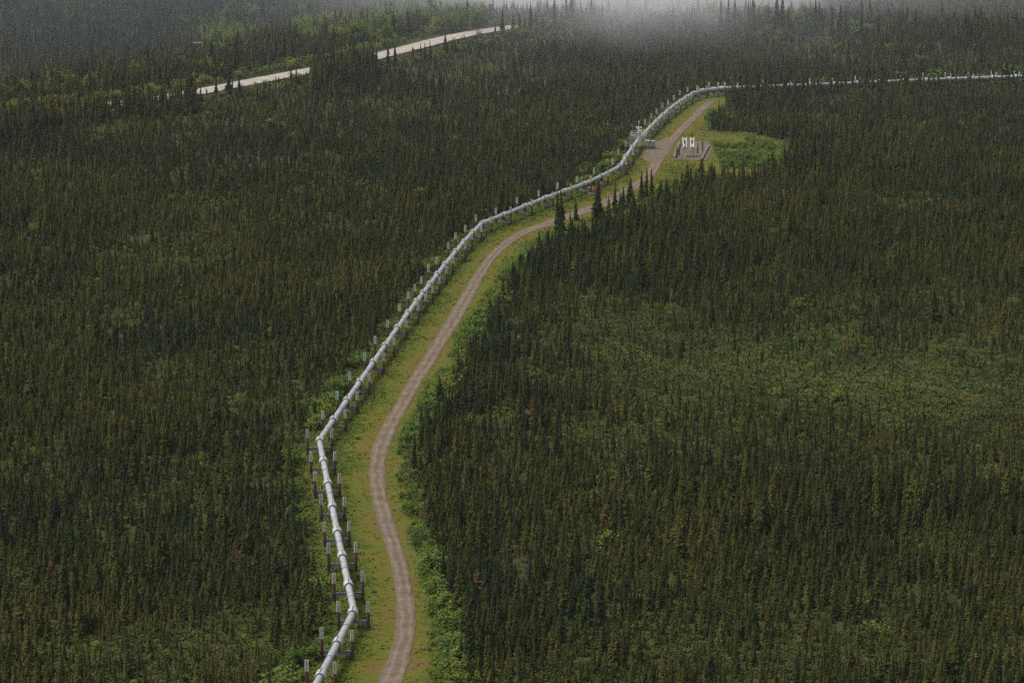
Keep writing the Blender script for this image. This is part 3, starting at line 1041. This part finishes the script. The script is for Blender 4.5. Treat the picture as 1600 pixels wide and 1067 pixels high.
def scatter(name, pname, P, scl, tint, label, cat, tilt=0.04, pick=None):
    """tens of thousands of plants as one geometry-nodes object"""
    n = len(P)
    me = bpy.data.meshes.new(name)
    me.vertices.add(n)
    me.vertices.foreach_set('co', np.asarray(P, np.float32).ravel())
    c, cnt = PROTO[pname]
    if scl.ndim == 1:
        scl = np.repeat(scl[:, None], 3, 1)
    rot = np.stack([rng.normal(0, tilt, n), rng.normal(0, tilt, n), rng.random(n) * 6.283], 1)
    if pick is None:
        pick = rng.integers(0, cnt, n)
    me.attributes.new('scl', 'FLOAT_VECTOR', 'POINT').data.foreach_set('vector', scl.astype(np.float32).ravel())
    me.attributes.new('rot', 'FLOAT_VECTOR', 'POINT').data.foreach_set('vector', rot.astype(np.float32).ravel())
    me.attributes.new('tint', 'FLOAT', 'POINT').data.foreach_set('value', tint.astype(np.float32))
    me.attributes.new('pick', 'INT', 'POINT').data.foreach_set('value', pick.astype(np.int32))
    o = link(name, me)
    g = bpy.data.node_groups.new(name, 'GeometryNodeTree')
    g.interface.new_socket('Geometry', in_out='INPUT', socket_type='NodeSocketGeometry')
    g.interface.new_socket('Geometry', in_out='OUTPUT', socket_type='NodeSocketGeometry')
    N, Lk = g.nodes, g.links
    gi, go = N.new('NodeGroupInput'), N.new('NodeGroupOutput')
    iop = N.new('GeometryNodeInstanceOnPoints')
    ci = N.new('GeometryNodeCollectionInfo')
    ci.inputs['Collection'].default_value = c
    ci.inputs['Separate Children'].default_value = True
    ci.inputs['Reset Children'].default_value = True
    def na(nm, dt):
        q = N.new('GeometryNodeInputNamedAttribute')
        q.data_type = dt
        q.inputs['Name'].default_value = nm
        return [s for s in q.outputs if s.enabled and s.name == 'Attribute'][0]
    e2r = N.new('FunctionNodeEulerToRotation')
    Lk.new(na('rot', 'FLOAT_VECTOR'), e2r.inputs[0])
    Lk.new(gi.outputs[0], iop.inputs['Points'])
    Lk.new(ci.outputs[0], iop.inputs['Instance'])
    iop.inputs['Pick Instance'].default_value = True
    Lk.new(na('pick', 'INT'), iop.inputs['Instance Index'])
    Lk.new(e2r.outputs[0], iop.inputs['Rotation'])
    Lk.new(na('scl', 'FLOAT_VECTOR'), iop.inputs['Scale'])
    Lk.new(iop.outputs[0], go.inputs[0])
    md = o.modifiers.new('plants', 'NODES')
    md.node_group = g
    tag(o, label, cat, None, 'stuff')
    return o

# individual plants as things with trunk and crown
IND = {}
def ind_meshes(key, pairs, ma, mb_, na, nb):
    IND[key] = [(a.mesh(na, ma), b.mesh(nb, mb_)) for a, b in pairs]
ind_meshes('slim', [p for p in slim if p[1] is not None], M['bark'], M['needles'], 'trunk', 'crown')
hero_raw = [spruce(7.0, 1.3 + 0.15 * (k % 3), 300, 500 + k, 0.85, 0.4) for k in range(5)]
ind_meshes('full', hero_raw, M['bark'], M['needles'], 'trunk', 'crown')
ind_meshes('willow', sh_raw, M['stems'], M['leaves'], 'stem', 'crown')
def place_plant(name, key, k, loc, s, rz, tint, label, cat, group):
    t = thing(name, label, cat, loc, rz, group)
    t.scale = s if hasattr(s, '__len__') else (s, s, s)
    a, b = IND[key][k % len(IND[key])]
    o1 = link(a.name.split('.')[0], a, t)
    o2 = link(b.name.split('.')[0], b, t)
    o2['tint'] = float(tint)
    return t

# ------------------------------------------------------------------ plants: where they grow
def grid_points(ymin, ymax, dens, margin=0.10):
    """jittered points over the part of the plain the photo looks at, plus a margin to the sides"""
    out = []
    half = (W0 / 2 / F) * (1 + margin * 2)
    step = 1 / math.sqrt(dens)
    y = ymin
    while y < ymax:
        xm = half * y * 1.03 + 50
        n = int(2 * xm / step)
        xs = -xm + (np.arange(n) + rng.random(n)) * step
        out.append(np.stack([xs, y + rng.random(n) * step], 1))
        y += step
    return np.vstack(out)

def fields(P):
    x, y = P[:, 0], P[:, 1]
    z = terrain(x, y)
    pr = project(np.stack([x, y, z], 1))
    dc, _ = seg_dist(P, CUT, True)
    ins = in_poly(P, CUT)
    dh, _ = seg_dist(P, HW)
    yc = np.interp(x, CREST[:, 0], CREST[:, 1])
    return dict(x=x, y=y, z=z, px=pr[:, 0], py=pr[:, 1], dep=pr[:, 2], dc=np.where(ins, -dc, dc), dh=dh, far=y > yc, dcr=seg_dist(P, CREST)[0])

def blob(f, cx, cy, rx, ry):
    """soft patch on the ground, centred where the photo shows it"""
    c = at(cx, cy)
    ex = rx * c.y / F
    ey = abs(at(cx, cy - ry).y - at(cx, cy + ry).y) / 2
    q = ((f['x'] - c.x) / ex) ** 2 + ((f['y'] - c.y) / ey) ** 2
    return np.exp(-q * 0.9)

def sparse_of(f):
    s = 0.66 * blob(f, 1070, 565, 380, 125) + 0.25 * blob(f, 940, 530, 120, 55) + 0.6 * blob(f, 1450, 630, 280, 80) + 0.5 * blob(f, 330, 1010, 170, 50) + 0.35 * blob(f, 950, 690, 90, 40) + 0.35 * blob(f, 1250, 1010, 260, 40) + 0.3 * blob(f, 380, 560, 150, 40)
    s = s + 0.5 * smooth(0.58, 0.8, fnoise(f['x'], f['y'] * 0.55, 45, 77))
    s = s * (0.35 + 1.25 * fnoise(f['x'], f['y'], 28, 78))
    return np.clip(s, 0, 1)

def tall_of(f):
    t = 0.8 * blob(f, 1330, 800, 330, 45) + 0.5 * blob(f, 850, 640, 90, 60) + 0.3 * blob(f, 90, 820, 200, 60) + 0.55 * blob(f, 960, 395, 150, 70) + 0.5 * blob(f, 420, 150, 500, 12)
    return np.clip(t, 0, 1)

# spruces of the near plain and of the land behind the highway
Pn = grid_points(430, 1010, 0.37)
Pm = grid_points(1010, 1460, 0.30)
Pf = grid_points(1060, 2250, 0.20)
def spruces(P, region):
    f = fields(P)
    keep = (f['dc'] > 0.6) & (f['dh'] > np.where(f['far'], 17, 9))
    keep &= (~f['far']) if region != 'far' else (f['far'])
    sp = sparse_of(f)
    keep &= rng.random(len(P)) > 0.72 * sp
    keep &= rng.random(len(P)) < 0.45 + 0.75 * smooth(0.3, 0.62, fnoise(P[:, 0], P[:, 1], 11, 61))
    keep &= rng.random(len(P)) < 0.35 + 0.65 * smooth(0, 2.5, f['dc'])
    for k in f:
        f[k] = f[k][keep]
    sp = sp[keep]
    f['sp'] = sp
    n = len(f['x'])
    tl = tall_of(f)
    edge_right = np.exp(-np.maximum(f['dc'], 0) / 14) * (f['x'] > np.interp(f['y'], PIPE2[:21, 1], PIPE2[:21, 0]))
    h = 1.0 + 2.1 * fnoise(f['x'], f['y'], 55, 91) + 2.0 * fnoise(f['x'], f['y'], 13, 92) + 2.4 * tl + 1.5 * edge_right - 0.6 * sp
    h *= np.exp(rng.normal(0, 0.30, n))
    # a few emergents
    em = rng.random(n) < 0.02
    h = np.where(em, h * 1.55, h)
    # short growth on the bank in front of the highway
    openr = ((f['px'] > 305) & (f['px'] < 485)) | (f['px'] > 590)
    h = np.where((~f['far']) & (f['dh'] < 55) & openr, h * (0.55 + 0.45 * smooth(12, 55, f['dh'])), h)
    h = np.where((~f['far']) & (f['dh'] < 30) & ~openr, h * 1.5 + 1.5, h)
    if region == 'far':
        h = h * 1.45
    h = np.clip(h, 1.3, 11)
    tint = 0.42 + 0.7 * (fnoise(f['x'], f['y'], 60, 15) - 0.5) + 0.5 * (fnoise(f['x'], f['y'], 14, 16) - 0.5) + rng.normal(0, 0.19, n) - 0.13 * tl - 0.06 * edge_right
    tint = np.clip(tint, 0.0, 0.86)
    rus = rng.random(n) < 0.003
    tint = np.where(rus, 0.97, tint)
    return f, h, tint

TREES = []
def label_level(x, y):
    s = seg_dist(np.array([[x, y]]), PIPE2)[1][0]
    return place_words(s, bent_s, True)

def edge_labels(idx, xs, ys, sides, noun, used={}):
    """label each plant by its count going up the edge from the nearest support below it"""
    out = {}
    for i in sorted(idx, key=lambda i: ys[i]):
        o_, wh = label_level(xs[i], ys[i])
        side = 'right' if sides[i] else 'left'
        key = (noun, side, o_, wh)
        k = used[key] = used.get(key, 0) + 1
        out[i] = ('%s %s going up the %s edge from the %s support %s' % (ORD[k - 1], noun, side, o_, wh),
                  '%s edge %s plants from the %s support %s' % (side, noun, o_, wh))
    return out

fn, hn, tn = spruces(Pn, 'near')
fm, hm, tm = spruces(Pm, 'near')
ff, hf, tf = spruces(Pf, 'far')
f_all = {k: np.concatenate([fn[k], fm[k]]) for k in fn}
h_all, t_all = np.concatenate([hn, hm]), np.concatenate([tn, tm])
# the trees along the edges of the cut that show largest become things of their own
inframe = (f_all['px'] > 0) & (f_all['px'] < W0) & (f_all['py'] > 60) & (f_all['py'] < H0 + 20)
right_side = f_all['x'] > np.interp(f_all['y'], PIPE2[:23, 1], PIPE2[:23, 0])
cand = np.where(inframe & (f_all['dc'] > 0) & (f_all['dc'] < 3.2) & (f_all['y'] < 1130))[0]
size = h_all[cand] / f_all['dep'][cand]
cand = cand[np.argsort(-size)][:250]
single = np.zeros(len(h_all), bool)
single[cand] = True
elab = edge_labels(cand, f_all['x'], f_all['y'], right_side, 'spruce')
for i in cand:
    x, y, z = f_all['x'][i], f_all['y'][i], f_all['z'][i]
    h = h_all[i]
    key, k = ('full', i) if (h > 4.6) else ('slim', i)
    ref = 7.0 if key == 'full' else 4.5
    s = h / ref
    sx = s * (1.0 if key == 'slim' else 0.88)
    place_plant('spruce_tree', key, int(i), (x, y, z - 0.05), (sx, sx, s), rng.random() * 6.28, t_all[i],
                elab[i][0], 'tree', elab[i][1])

def forest(name, f, h, tint, mask, label, big=5.2):
    P = np.stack([f['x'], f['y'], f['z'] - 0.05], 1)[mask]
    hh, tt = h[mask], tint[mask]
    n = len(hh)
    pick = rng.integers(0, 10, n)
    pick = np.where(rng.random(n) < 0.04, 10, pick)
    isbig = hh > big * np.exp(rng.normal(0, 0.12, n))
    s1 = hh / 4.5
    wv = np.exp(rng.normal(0, 0.16, n)) * (1 - 0.4 * f['sp'][mask])
    scl = np.stack([s1 * wv, s1 * wv, s1], 1)
    a = ~isbig
    scatter(name, 'black_spruce', P[a], scl[a], tt[a], label, 'forest', 0.035, pick[a])
    s2 = hh / 7.0
    scl2 = np.stack([s2 * wv * 0.95, s2 * wv * 0.95, s2], 1)
    if isbig.sum():
        scatter(name, 'white_spruce', P[isbig], scl2[isbig], tt[isbig], label.replace('small', 'taller'), 'forest', 0.025)
rest = ~single
forest('spruce_forest', f_all, h_all, t_all, rest & ~right_side, 'small dense dark spruces filling the plain left of the pipeline')
forest('spruce_forest', f_all, h_all, t_all, rest & right_side, 'small dense dark spruces filling the plain right of the track')
forest('spruce_forest', ff, hf, tf, np.ones(len(hf), bool), 'small hazy distant spruces beyond the highway and the ridge')

# low shrubs and heath under and between the spruces
Pu = np.vstack([grid_points(430, 900, 0.9), grid_points(900, 1130, 0.3)])
fu = fields(Pu)
spu = sparse_of(fu)
k_ = (fu['dc'] > -1.0) & (~fu['far']) & (rng.random(len(Pu)) < 0.30 + 0.7 * spu)
for k in fu: fu[k] = fu[k][k_]
spu = spu[k_]
n = len(spu)
tu = np.clip(0.40 + 0.8 * (fnoise(fu['x'], fu['y'], 26, 17) - 0.5) + rng.normal(0, 0.13, n) + 0.02 * spu, 0, 0.82)
tu = np.where(rng.random(n) < 0.02, 0.96, tu)
su = (0.7 + 0.8 * rng.random(n)) * (1 + 0.5 * spu)
scatter('heath_shrubs', 'understory', np.stack([fu['x'], fu['y'], fu['z'] - 0.05], 1), su, tu, 'low olive heath and dwarf shrubs between the spruces', 'ground cover', 0.1)

# grass tufts on the clearing
Pg = []
x0, y0 = CUT.min(0); x1, y1 = CUT.max(0)
Pg = np.stack([rng.uniform(x0, x1, 520000), rng.uniform(y0, min(y1, 1180), 520000)], 1)
Pg = Pg[in_poly(Pg, CUT)]
dr, _ = seg_dist(Pg, rp[:, :2])
hwid = np.interp(seg_dist(Pg, rp[:, :2])[1], np.linspace(0, 1, len(rp)) * np.sum(np.hypot(*np.diff(rp[:, :2], axis=0).T)), rp[:, 2])
dryg = dry_of(Pg[:, 0], Pg[:, 1], dr)
dpad = np.hypot((Pg[:, 0] - at(1082, 236).x) / 8.0, (Pg[:, 1] - at(1082, 236).y) / 22.0)
okg = (dr > hwid * (0.86 + 0.25 * rng.random(len(Pg)))) & (rng.random(len(Pg)) > 0.25 + dryg * 0.6) & (dpad > 1)
Pg, dryg = Pg[okg], dryg[okg]
gt = np.clip(0.40 + 0.40 * dryg + 0.7 * (fnoise(Pg[:, 0], Pg[:, 1], 12, 23) - 0.5) + rng.normal(0, 0.10, len(Pg)), 0, 0.95)
gs = (0.8 + 0.9 * rng.random(len(Pg))) * (1.15 - 0.5 * dryg)
scatter('grass', 'tuft', np.column_stack([Pg, terrain(Pg[:, 0], Pg[:, 1]) + 0.05]), gs, gt, 'short yellow-green grass on the clearing beside the pipeline', 'grass', 0.15)

# weeds and seedlings dotted over the clearing
wsel = rng.random(len(Pg)) < 0.035
Pq = Pg[wsel]
wcl = fnoise(Pq[:, 0], Pq[:, 1], 7, 25)
Pq = Pq[(wcl > 0.45) & (seg_dist(Pq, rp[:, :2])[0] > 3.0)]
scatter('weeds', 'understory', np.column_stack([Pq, terrain(Pq[:, 0], Pq[:, 1]) + 0.02]), 0.45 + 0.55 * rng.random(len(Pq)), np.clip(rng.normal(0.62, 0.22, len(Pq)), 0, 0.97),
        'weeds and seedlings dotted over the grassy clearing', 'weeds', 0.1)

# willow and alder bushes along the edges of the cut, round the pad, along the highway and in far patches
Pw = grid_points(435, 1190, 0.55)
fw = fields(Pw)
rs = fw['x'] > np.interp(fw['y'], PIPE2[:23, 1], PIPE2[:23, 0])
clump = fnoise(fw['x'], fw['y'], 16, 33)
band_r = rs & (fw['dc'] > -4.2) & (fw['dc'] < 2.2) & (clump > 0.36) & (fw['y'] < 1010)
band_l = (~rs) & (fw['dc'] > -1.2) & (fw['dc'] < 2.4) & (clump > 0.57) & (fw['y'] < 1120)
yard = (blob(fw, 1150, 240, 75, 26) > 0.42) & (fw['dc'] < 3) & (fw['x'] > at(1118, 240).x) & (((clump > 0.38) & (fw['py'] > 226)) | ((fw['dc'] > -11) & (fw['px'] > 1165) & (clump > 0.3)))
tip = (blob(fw, 1120, 175, 38, 18) > 0.4) & (seg_dist(Pw, PIPE2)[0] > 7) & (seg_dist(Pw, ROAD2)[0] > 4) & (clump > 0.3)
inner = (fw['dc'] > 2) & (rng.random(len(Pw)) < 0.006 + 0.10 * (blob(fw, 790, 470, 60, 60) > 0.5))
dpipe = seg_dist(Pw, PIPE2)[0]
near_track = seg_dist(Pw, ROAD2)[0] < 3.6
padx = dpad_ = np.hypot((fw['x'] - at(1080, 238).x) / 7.5, (fw['y'] - at(1080, 238).y) / 20.0) < 1
kw = (band_r | band_l | yard | tip | inner) & (dpipe > 3.6) & ~near_track & ~padx & ~fw['far'] & (rng.random(len(Pw)) < 0.72)
for k in fw: fw[k] = fw[k][kw]
rsw, clw = rs[kw], clump[kw]
n = len(rsw)
hw_ = np.clip((1.25 + 3.0 * (clw - 0.3)) * np.exp(rng.normal(0, 0.25, n)) * np.where(fw['dc'] < -2.2, 0.6, 1.0), 0.6, 4.2)
hw_ = np.where((~rsw), hw_ * 0.9, hw_)
tw = np.clip(0.54 + 0.7 * (fnoise(fw['x'], fw['y'], 14, 35) - 0.5) + rng.normal(0, 0.15, n), 0, 0.95)
vis = (fw['px'] > 0) & (fw['px'] < W0) & (fw['py'] < H0 + 10)
order = np.argsort(-(hw_ / fw['dep']) * vis)[:280]
singlew = np.zeros(n, bool); singlew[order] = True
elab = edge_labels(order, fw['x'], fw['y'], rsw, 'bush')
for i in order:
    s = hw_[i] / 2.2
    sx = s ** 0.8
    place_plant('willow_bush', 'willow', int(i), (fw['x'][i], fw['y'][i], fw['z'][i] - 0.03), (sx, sx, s), rng.random() * 6.28, tw[i],
                elab[i][0], 'bush', elab[i][1])
Pws = np.stack([fw['x'], fw['y'], fw['z'] - 0.03], 1)[~singlew]
scatter('willow_thicket', 'willow', Pws, hw_[~singlew] / 2.2, tw[~singlew], 'smaller green bushes crowding the edges of the clearing', 'bushes', 0.08)

# far bushes: verge of the highway, pale birches behind it, green patches by the ridge and the far run of pipe
Ph = grid_points(1020, 2100, 0.10)
fh = fields(Ph)
cl2 = fnoise(fh['x'], fh['y'], 40, 43)
hv = fh['far'] & (fh['dh'] > 10) & (fh['dh'] < 20) & (rng.random(len(Ph)) < 0.8)
hv2 = (~fh['far']) & (fh['dh'] > 8) & (fh['dh'] < 22) & (rng.random(len(Ph)) < 0.25)
bi = fh['far'] & (fh['dh'] > 30) & (cl2 > 0.68) & (rng.random(len(Ph)) < 0.35)
for cx, cy, rx, ry in ((360, 52, 55, 14), (540, 45, 90, 18), (690, 25, 70, 14)):
    q = ((fh['px'] - cx) / rx) ** 2 + ((fh['py'] - 14 - cy) / ry) ** 2
    bi |= fh['far'] & (q < 1) & (rng.random(len(Ph)) < 0.5)
rg = (~fh['far']) & (fh['dcr'] < 45) & (fh['x'] > 90) & (cl2 > 0.52) & (rng.random(len(Ph)) < 0.2)
fp = (~fh['far']) & (fh['x'] > 75) & (seg_dist(Ph, PIPE2)[0] > 4) & (seg_dist(Ph, PIPE2)[0] < 13) & (fh['y'] > np.interp(fh['x'], PIPE2[21:, 0], PIPE2[21:, 1])) & (rng.random(len(Ph)) < 0.5)
for m_, nm, h0, tmul, lab in ((hv | hv2, 'roadside_bushes', 2.2, 0.68, 'yellow-green bushes lining the far gravel highway'),
                              (bi, 'birch_grove', 5.2, 0.62, 'pale green broadleaf clumps among the distant spruces'),
                              (rg | fp, 'ridge_bushes', 3.0, 0.55, 'green bushes along the far pipe run and the hazy ridge')):
    if not m_.any():
        continue
    n = m_.sum()
    hh = h0 * np.exp(rng.normal(0, 0.3, n))
    scatter(nm, 'birch' if nm == 'birch_grove' else 'willow', np.stack([fh['x'], fh['y'], fh['z']], 1)[m_], hh / (5.5 if nm == 'birch_grove' else 2.2), np.clip(tmul + rng.normal(0, 0.2, n), 0, 0.97), lab, 'bushes', 0.08)

# spruces one can pick out by name
NAMED = [  # base px, base py, height, width factor, key, label, group
    (934, 347, 12.3, 1.05, 'full', 'broad dark spruce standing alone in front of the pipeline and track'),
    (870, 378, 14.0, 0.60, 'slim', 'tall thin spruce rising across the pipe where the track first disappears'),
    (877, 376, 14.6, 0.58, 'slim', 'tallest thin spruce crossing the pipe, right of its twin by the track'),
    (900, 346, 6.0, 0.8, 'slim', 'small spruce on the track edge left of the broad dark spruce'),
    (891, 347, 3.4, 0.8, 'slim', 'very small spruce on the track edge, next to the tall thin pair'),
    (961, 334, 9.0, 0.75, 'slim', 'slim spruce over the track, first right of the broad dark spruce'),
    (974, 331, 7.2, 0.85, 'slim', 'slim spruce over the track, second right of the broad dark spruce'),
    (985, 333, 10.2, 0.9, 'full', 'dark spruce over the track, third right of the broad dark spruce'),
    (1003, 324, 10.6, 0.75, 'full', 'dark spruce over the track, fourth right of the broad dark spruce'),
    (1010, 321, 10.4, 0.65, 'slim', 'dark spruce over the track, fifth right of the broad dark spruce'),
    (1018, 320, 10.4, 0.7, 'slim', 'dark spruce over the track, sixth right of the broad dark spruce'),
]
for j, (px, py, h, wf, key, lab) in enumerate(NAMED):
    b = at(px, py)
    ref = 7.0 if key == 'full' else 4.5
    s = h / ref
    place_plant('spruce_tree', key, j, (b.x, b.y, -0.05), (s * wf, s * wf, s), j * 1.3, 0.12 + 0.05 * (j % 3), lab, 'tree', 'spruces in front of the track')

def crest_trees(lst, lab, grp, zadd=0.0):
    for j, (px, py, h, wf) in enumerate(lst):
        b = at(px, py, 4.0)
        for _ in range(4):
            zz = float(terrain(np.array([b.x]), np.array([b.y]))[0])
            b = at(px, py, zz)
        s = h / 7.0
        place_plant('spruce_tree', 'full', j, (b.x, b.y, zz - 0.1), (s * wf, s * wf, s), j * 1.7, 0.10 + 0.04 * (j % 4),
                    lab.replace('#', ORD[j]), 'tree', grp)
crest_trees([(785, 54, 11, 0.8), (802, 52, 8.5, .6), (812, 50, 8, .7), (820, 50, 7.5, .7), (829, 50, 12.5, .55), (837, 50, 10, .5), (847, 48, 8, .5), (866, 46, 14, .5),
             (884, 42, 15, .5), (893, 42, 15.5, .6), (916, 38, 7.5, .7), (924, 40, 14, .5), (941, 42, 11, .3), (963, 44, 9, .5)],
            'tall spruce on the misty skyline right of the highway, # from the left', 'skyline spruces right of the highway')
crest_trees([(1126, 52, 16, .45), (1138, 52, 16, .5), (1148, 50, 15, .5), (1155, 52, 12, .4), (1169, 50, 14, .4), (1176, 52, 16, .75), (1199, 52, 12, .5), (1213, 50, 16, .6), (1221, 52, 16, .8),
             (1232, 54, 11, .5), (1260, 54, 10, .6), (1274, 52, 15, .6), (1284, 56, 12, .6), (1300, 58, 12, .6), (1313, 58, 14, .6), (1321, 60, 14, .5), (1346, 62, 12.5, .6), (1372, 66, 12, .4), (1408, 80, 10, .5), (1532, 104, 11, .6), (1560, 102, 8, .6)],
            'tall spruce on the misty ridge at top right, # from the left', 'skyline spruces at top right')
crest_trees([(338, 154, 9, .6), (358, 152, 11, .75), (374, 150, 8, .5), (455, 134, 8, .5), (463, 133, 7, .5), (497, 126, 7, .6), (606, 106, 10, .55), (617, 104, 9, .55), (657, 98, 8, .5), (664, 97, 8, .45), (672, 96, 8.5, .5), (696, 84, 9, .6)],
            'dark spruce in front of the far highway, # from the left', 'spruces before the far highway')

# two pale boards among the broadleaf trees behind the highway, and a bleached snag on the right ridge
for j, (px, py, ln, lab) in enumerate(((309, 67, 4.6, 'small pale board on posts left of the bright broadleaf clump beyond the highway'),
                                       (340, 65, 2.6, 'small pale yellow board on posts below the bright broadleaf clump beyond the highway'))):
    b = at(px, py, -1.0)
    zg = float(terrain(np.array([b.x]), np.array([b.y]))[0])
    hh = max(6.5 - (zg + 4.0), 4.5)
    b = at(px, py, zg + hh)
    c = thing('sign_board', lab, 'sign', (b.x, b.y, zg), R(3), 'pale boards beyond the highway')
    mb = MB(); mb.box((0, 0, hh), (ln * 0.8, 0.12, 0.42)); mb.obj('board', M['white'] if j == 0 else M['plank'], c)
    for sx in (-1, 1):
        mb = MB(); mb.tube([(sx * ln * 0.4, 0.15, -0.3), (sx * ln * 0.4, 0.15, hh)], 0.12, 8); mb.obj('post', M['plank'], c)
b = at(1493, 72, 3.0)
zg = float(terrain(np.array([b.x]), np.array([b.y]))[0])
c = thing('dead_tree', 'bleached bare snag standing in the forest near the right ridge', 'tree', (b.x, b.y, zg))
tr, _ = snag(7.5, 77)
tr.obj('trunk', M['plank'], c)

# ------------------------------------------------------------------ haze and fog
def volume(name, density, col, aniso=0.0):
    m = bpy.data.materials.new(name)
    m.use_nodes = True
    t = m.node_tree
    t.nodes.remove(t.nodes['Principled BSDF'])
    v = t.nodes.new('ShaderNodeVolumePrincipled')
    v.inputs['Color'].default_value = (*col, 1)
    v.inputs['Density'].default_value = density
    v.inputs['Anisotropy'].default_value = aniso
    t.links.new(v.outputs[0], t.nodes['Material Output'].inputs['Volume'])
    return m
mb = MB()
mb.box((0, 3000, 52), (14400, 12400, 212))
hz = mb.obj('haze', volume('haze_air', 0.000028, (0.86, 0.90, 1.0)))
tag(hz, 'thin bluish haze in the air over the whole plain', None, None, 'stuff')

def fog_mat(dens):
    m = volume('fog', dens, (0.96, 0.97, 1.0) if dens > 0.001 else (0.74, 0.82, 1.0))
    t = m.node_tree
    v = [n for n in t.nodes if n.type == 'PRINCIPLED_VOLUME'][0]
    tc = t.nodes.new('ShaderNodeTexCoord')
    ln = t.nodes.new('ShaderNodeVectorMath')
    ln.operation = 'LENGTH'
    t.links.new(tc.outputs['Object'], ln.inputs[0])
    fall = math_n(t, 'MAXIMUM', math_n(t, 'SUBTRACT', 1.0, ln.outputs['Value']), 0.0)
    fall = math_n(t, 'MULTIPLY', fall, fall)
    if dens < 0.001:
        t.links.new(math_n(t, 'MULTIPLY', fall, dens * 3.0), v.inputs['Density'])
        return m
    nz = noise(t, 0.026, 4, 0.65)
    wisp = math_n(t, 'MAXIMUM', math_n(t, 'MULTIPLY', math_n(t, 'SUBTRACT', nz, 0.28), 3.6), 0.0)
    t.links.new(math_n(t, 'MULTIPLY', math_n(t, 'MULTIPLY', fall, wisp), dens * 3.4), v.inputs['Density'])
    return m

def fog(cx, cy, D, rx, ry, rz_, dens, lab):
    """a soft lens of low fog standing at distance D: thins out from its core to nothing at its rim"""
    u = (cx - W0 / 2) / F
    v = -(cy - H0 / 2) / F
    d = Vector((u, CP + v * SP, -SP + v * CP))
    c = d * (D / d.y) + Vector((0, 0, CAMZ))
    mb = MB()
    vs_, fs_ = [], []
    nu, nv = 24, 12
    for j in range(nv + 1):
        th = math.pi * j / nv
        for i in range(nu):
            ph = 2 * math.pi * i / nu
            vs_.append((math.sin(th) * math.cos(ph), math.sin(th) * math.sin(ph), math.cos(th)))
    for j in range(nv):
        for i in range(nu):
            fs_.append((j * nu + i, (j + 1) * nu + i, (j + 1) * nu + (i + 1) % nu, j * nu + (i + 1) % nu))
    mb.add(vs_, fs_)
    o = mb.obj('fog_bank', fog_mat(dens), None, True)
    o.location = c
    o.scale = (rx, ry, rz_)
    tag(o, lab, None, None, 'stuff')
FOG = [(1015, -8, 1620, 90, 200, 38, 0.06, 'bright low fog drifting over the ridge at top centre'),
       (985, -8, 1560, 105, 180, 30, 0.006, 'thinner fog round the bright bank at top centre'),
       (1000, -4, 1520, 190, 240, 38, 0.0022, 'faint wide fog spreading from the bright bank'),
       (1010, 6, 1400, 62, 130, 20, 0.0035, 'wisps of fog over the treetops below the bright bank'),
       (1420, -30, 1720, 190, 240, 34, 0.0012, 'pale fog over the forest behind the right ridge'),
       (760, -40, 1720, 150, 240, 34, 0.0018, 'pale fog over the forest behind the highway'),
       (800, 40, 2150, 1500, 1450, 200, 0.00075, 'broad blue mist thickening over the far forest')]
for a in FOG:
    fog(*a)
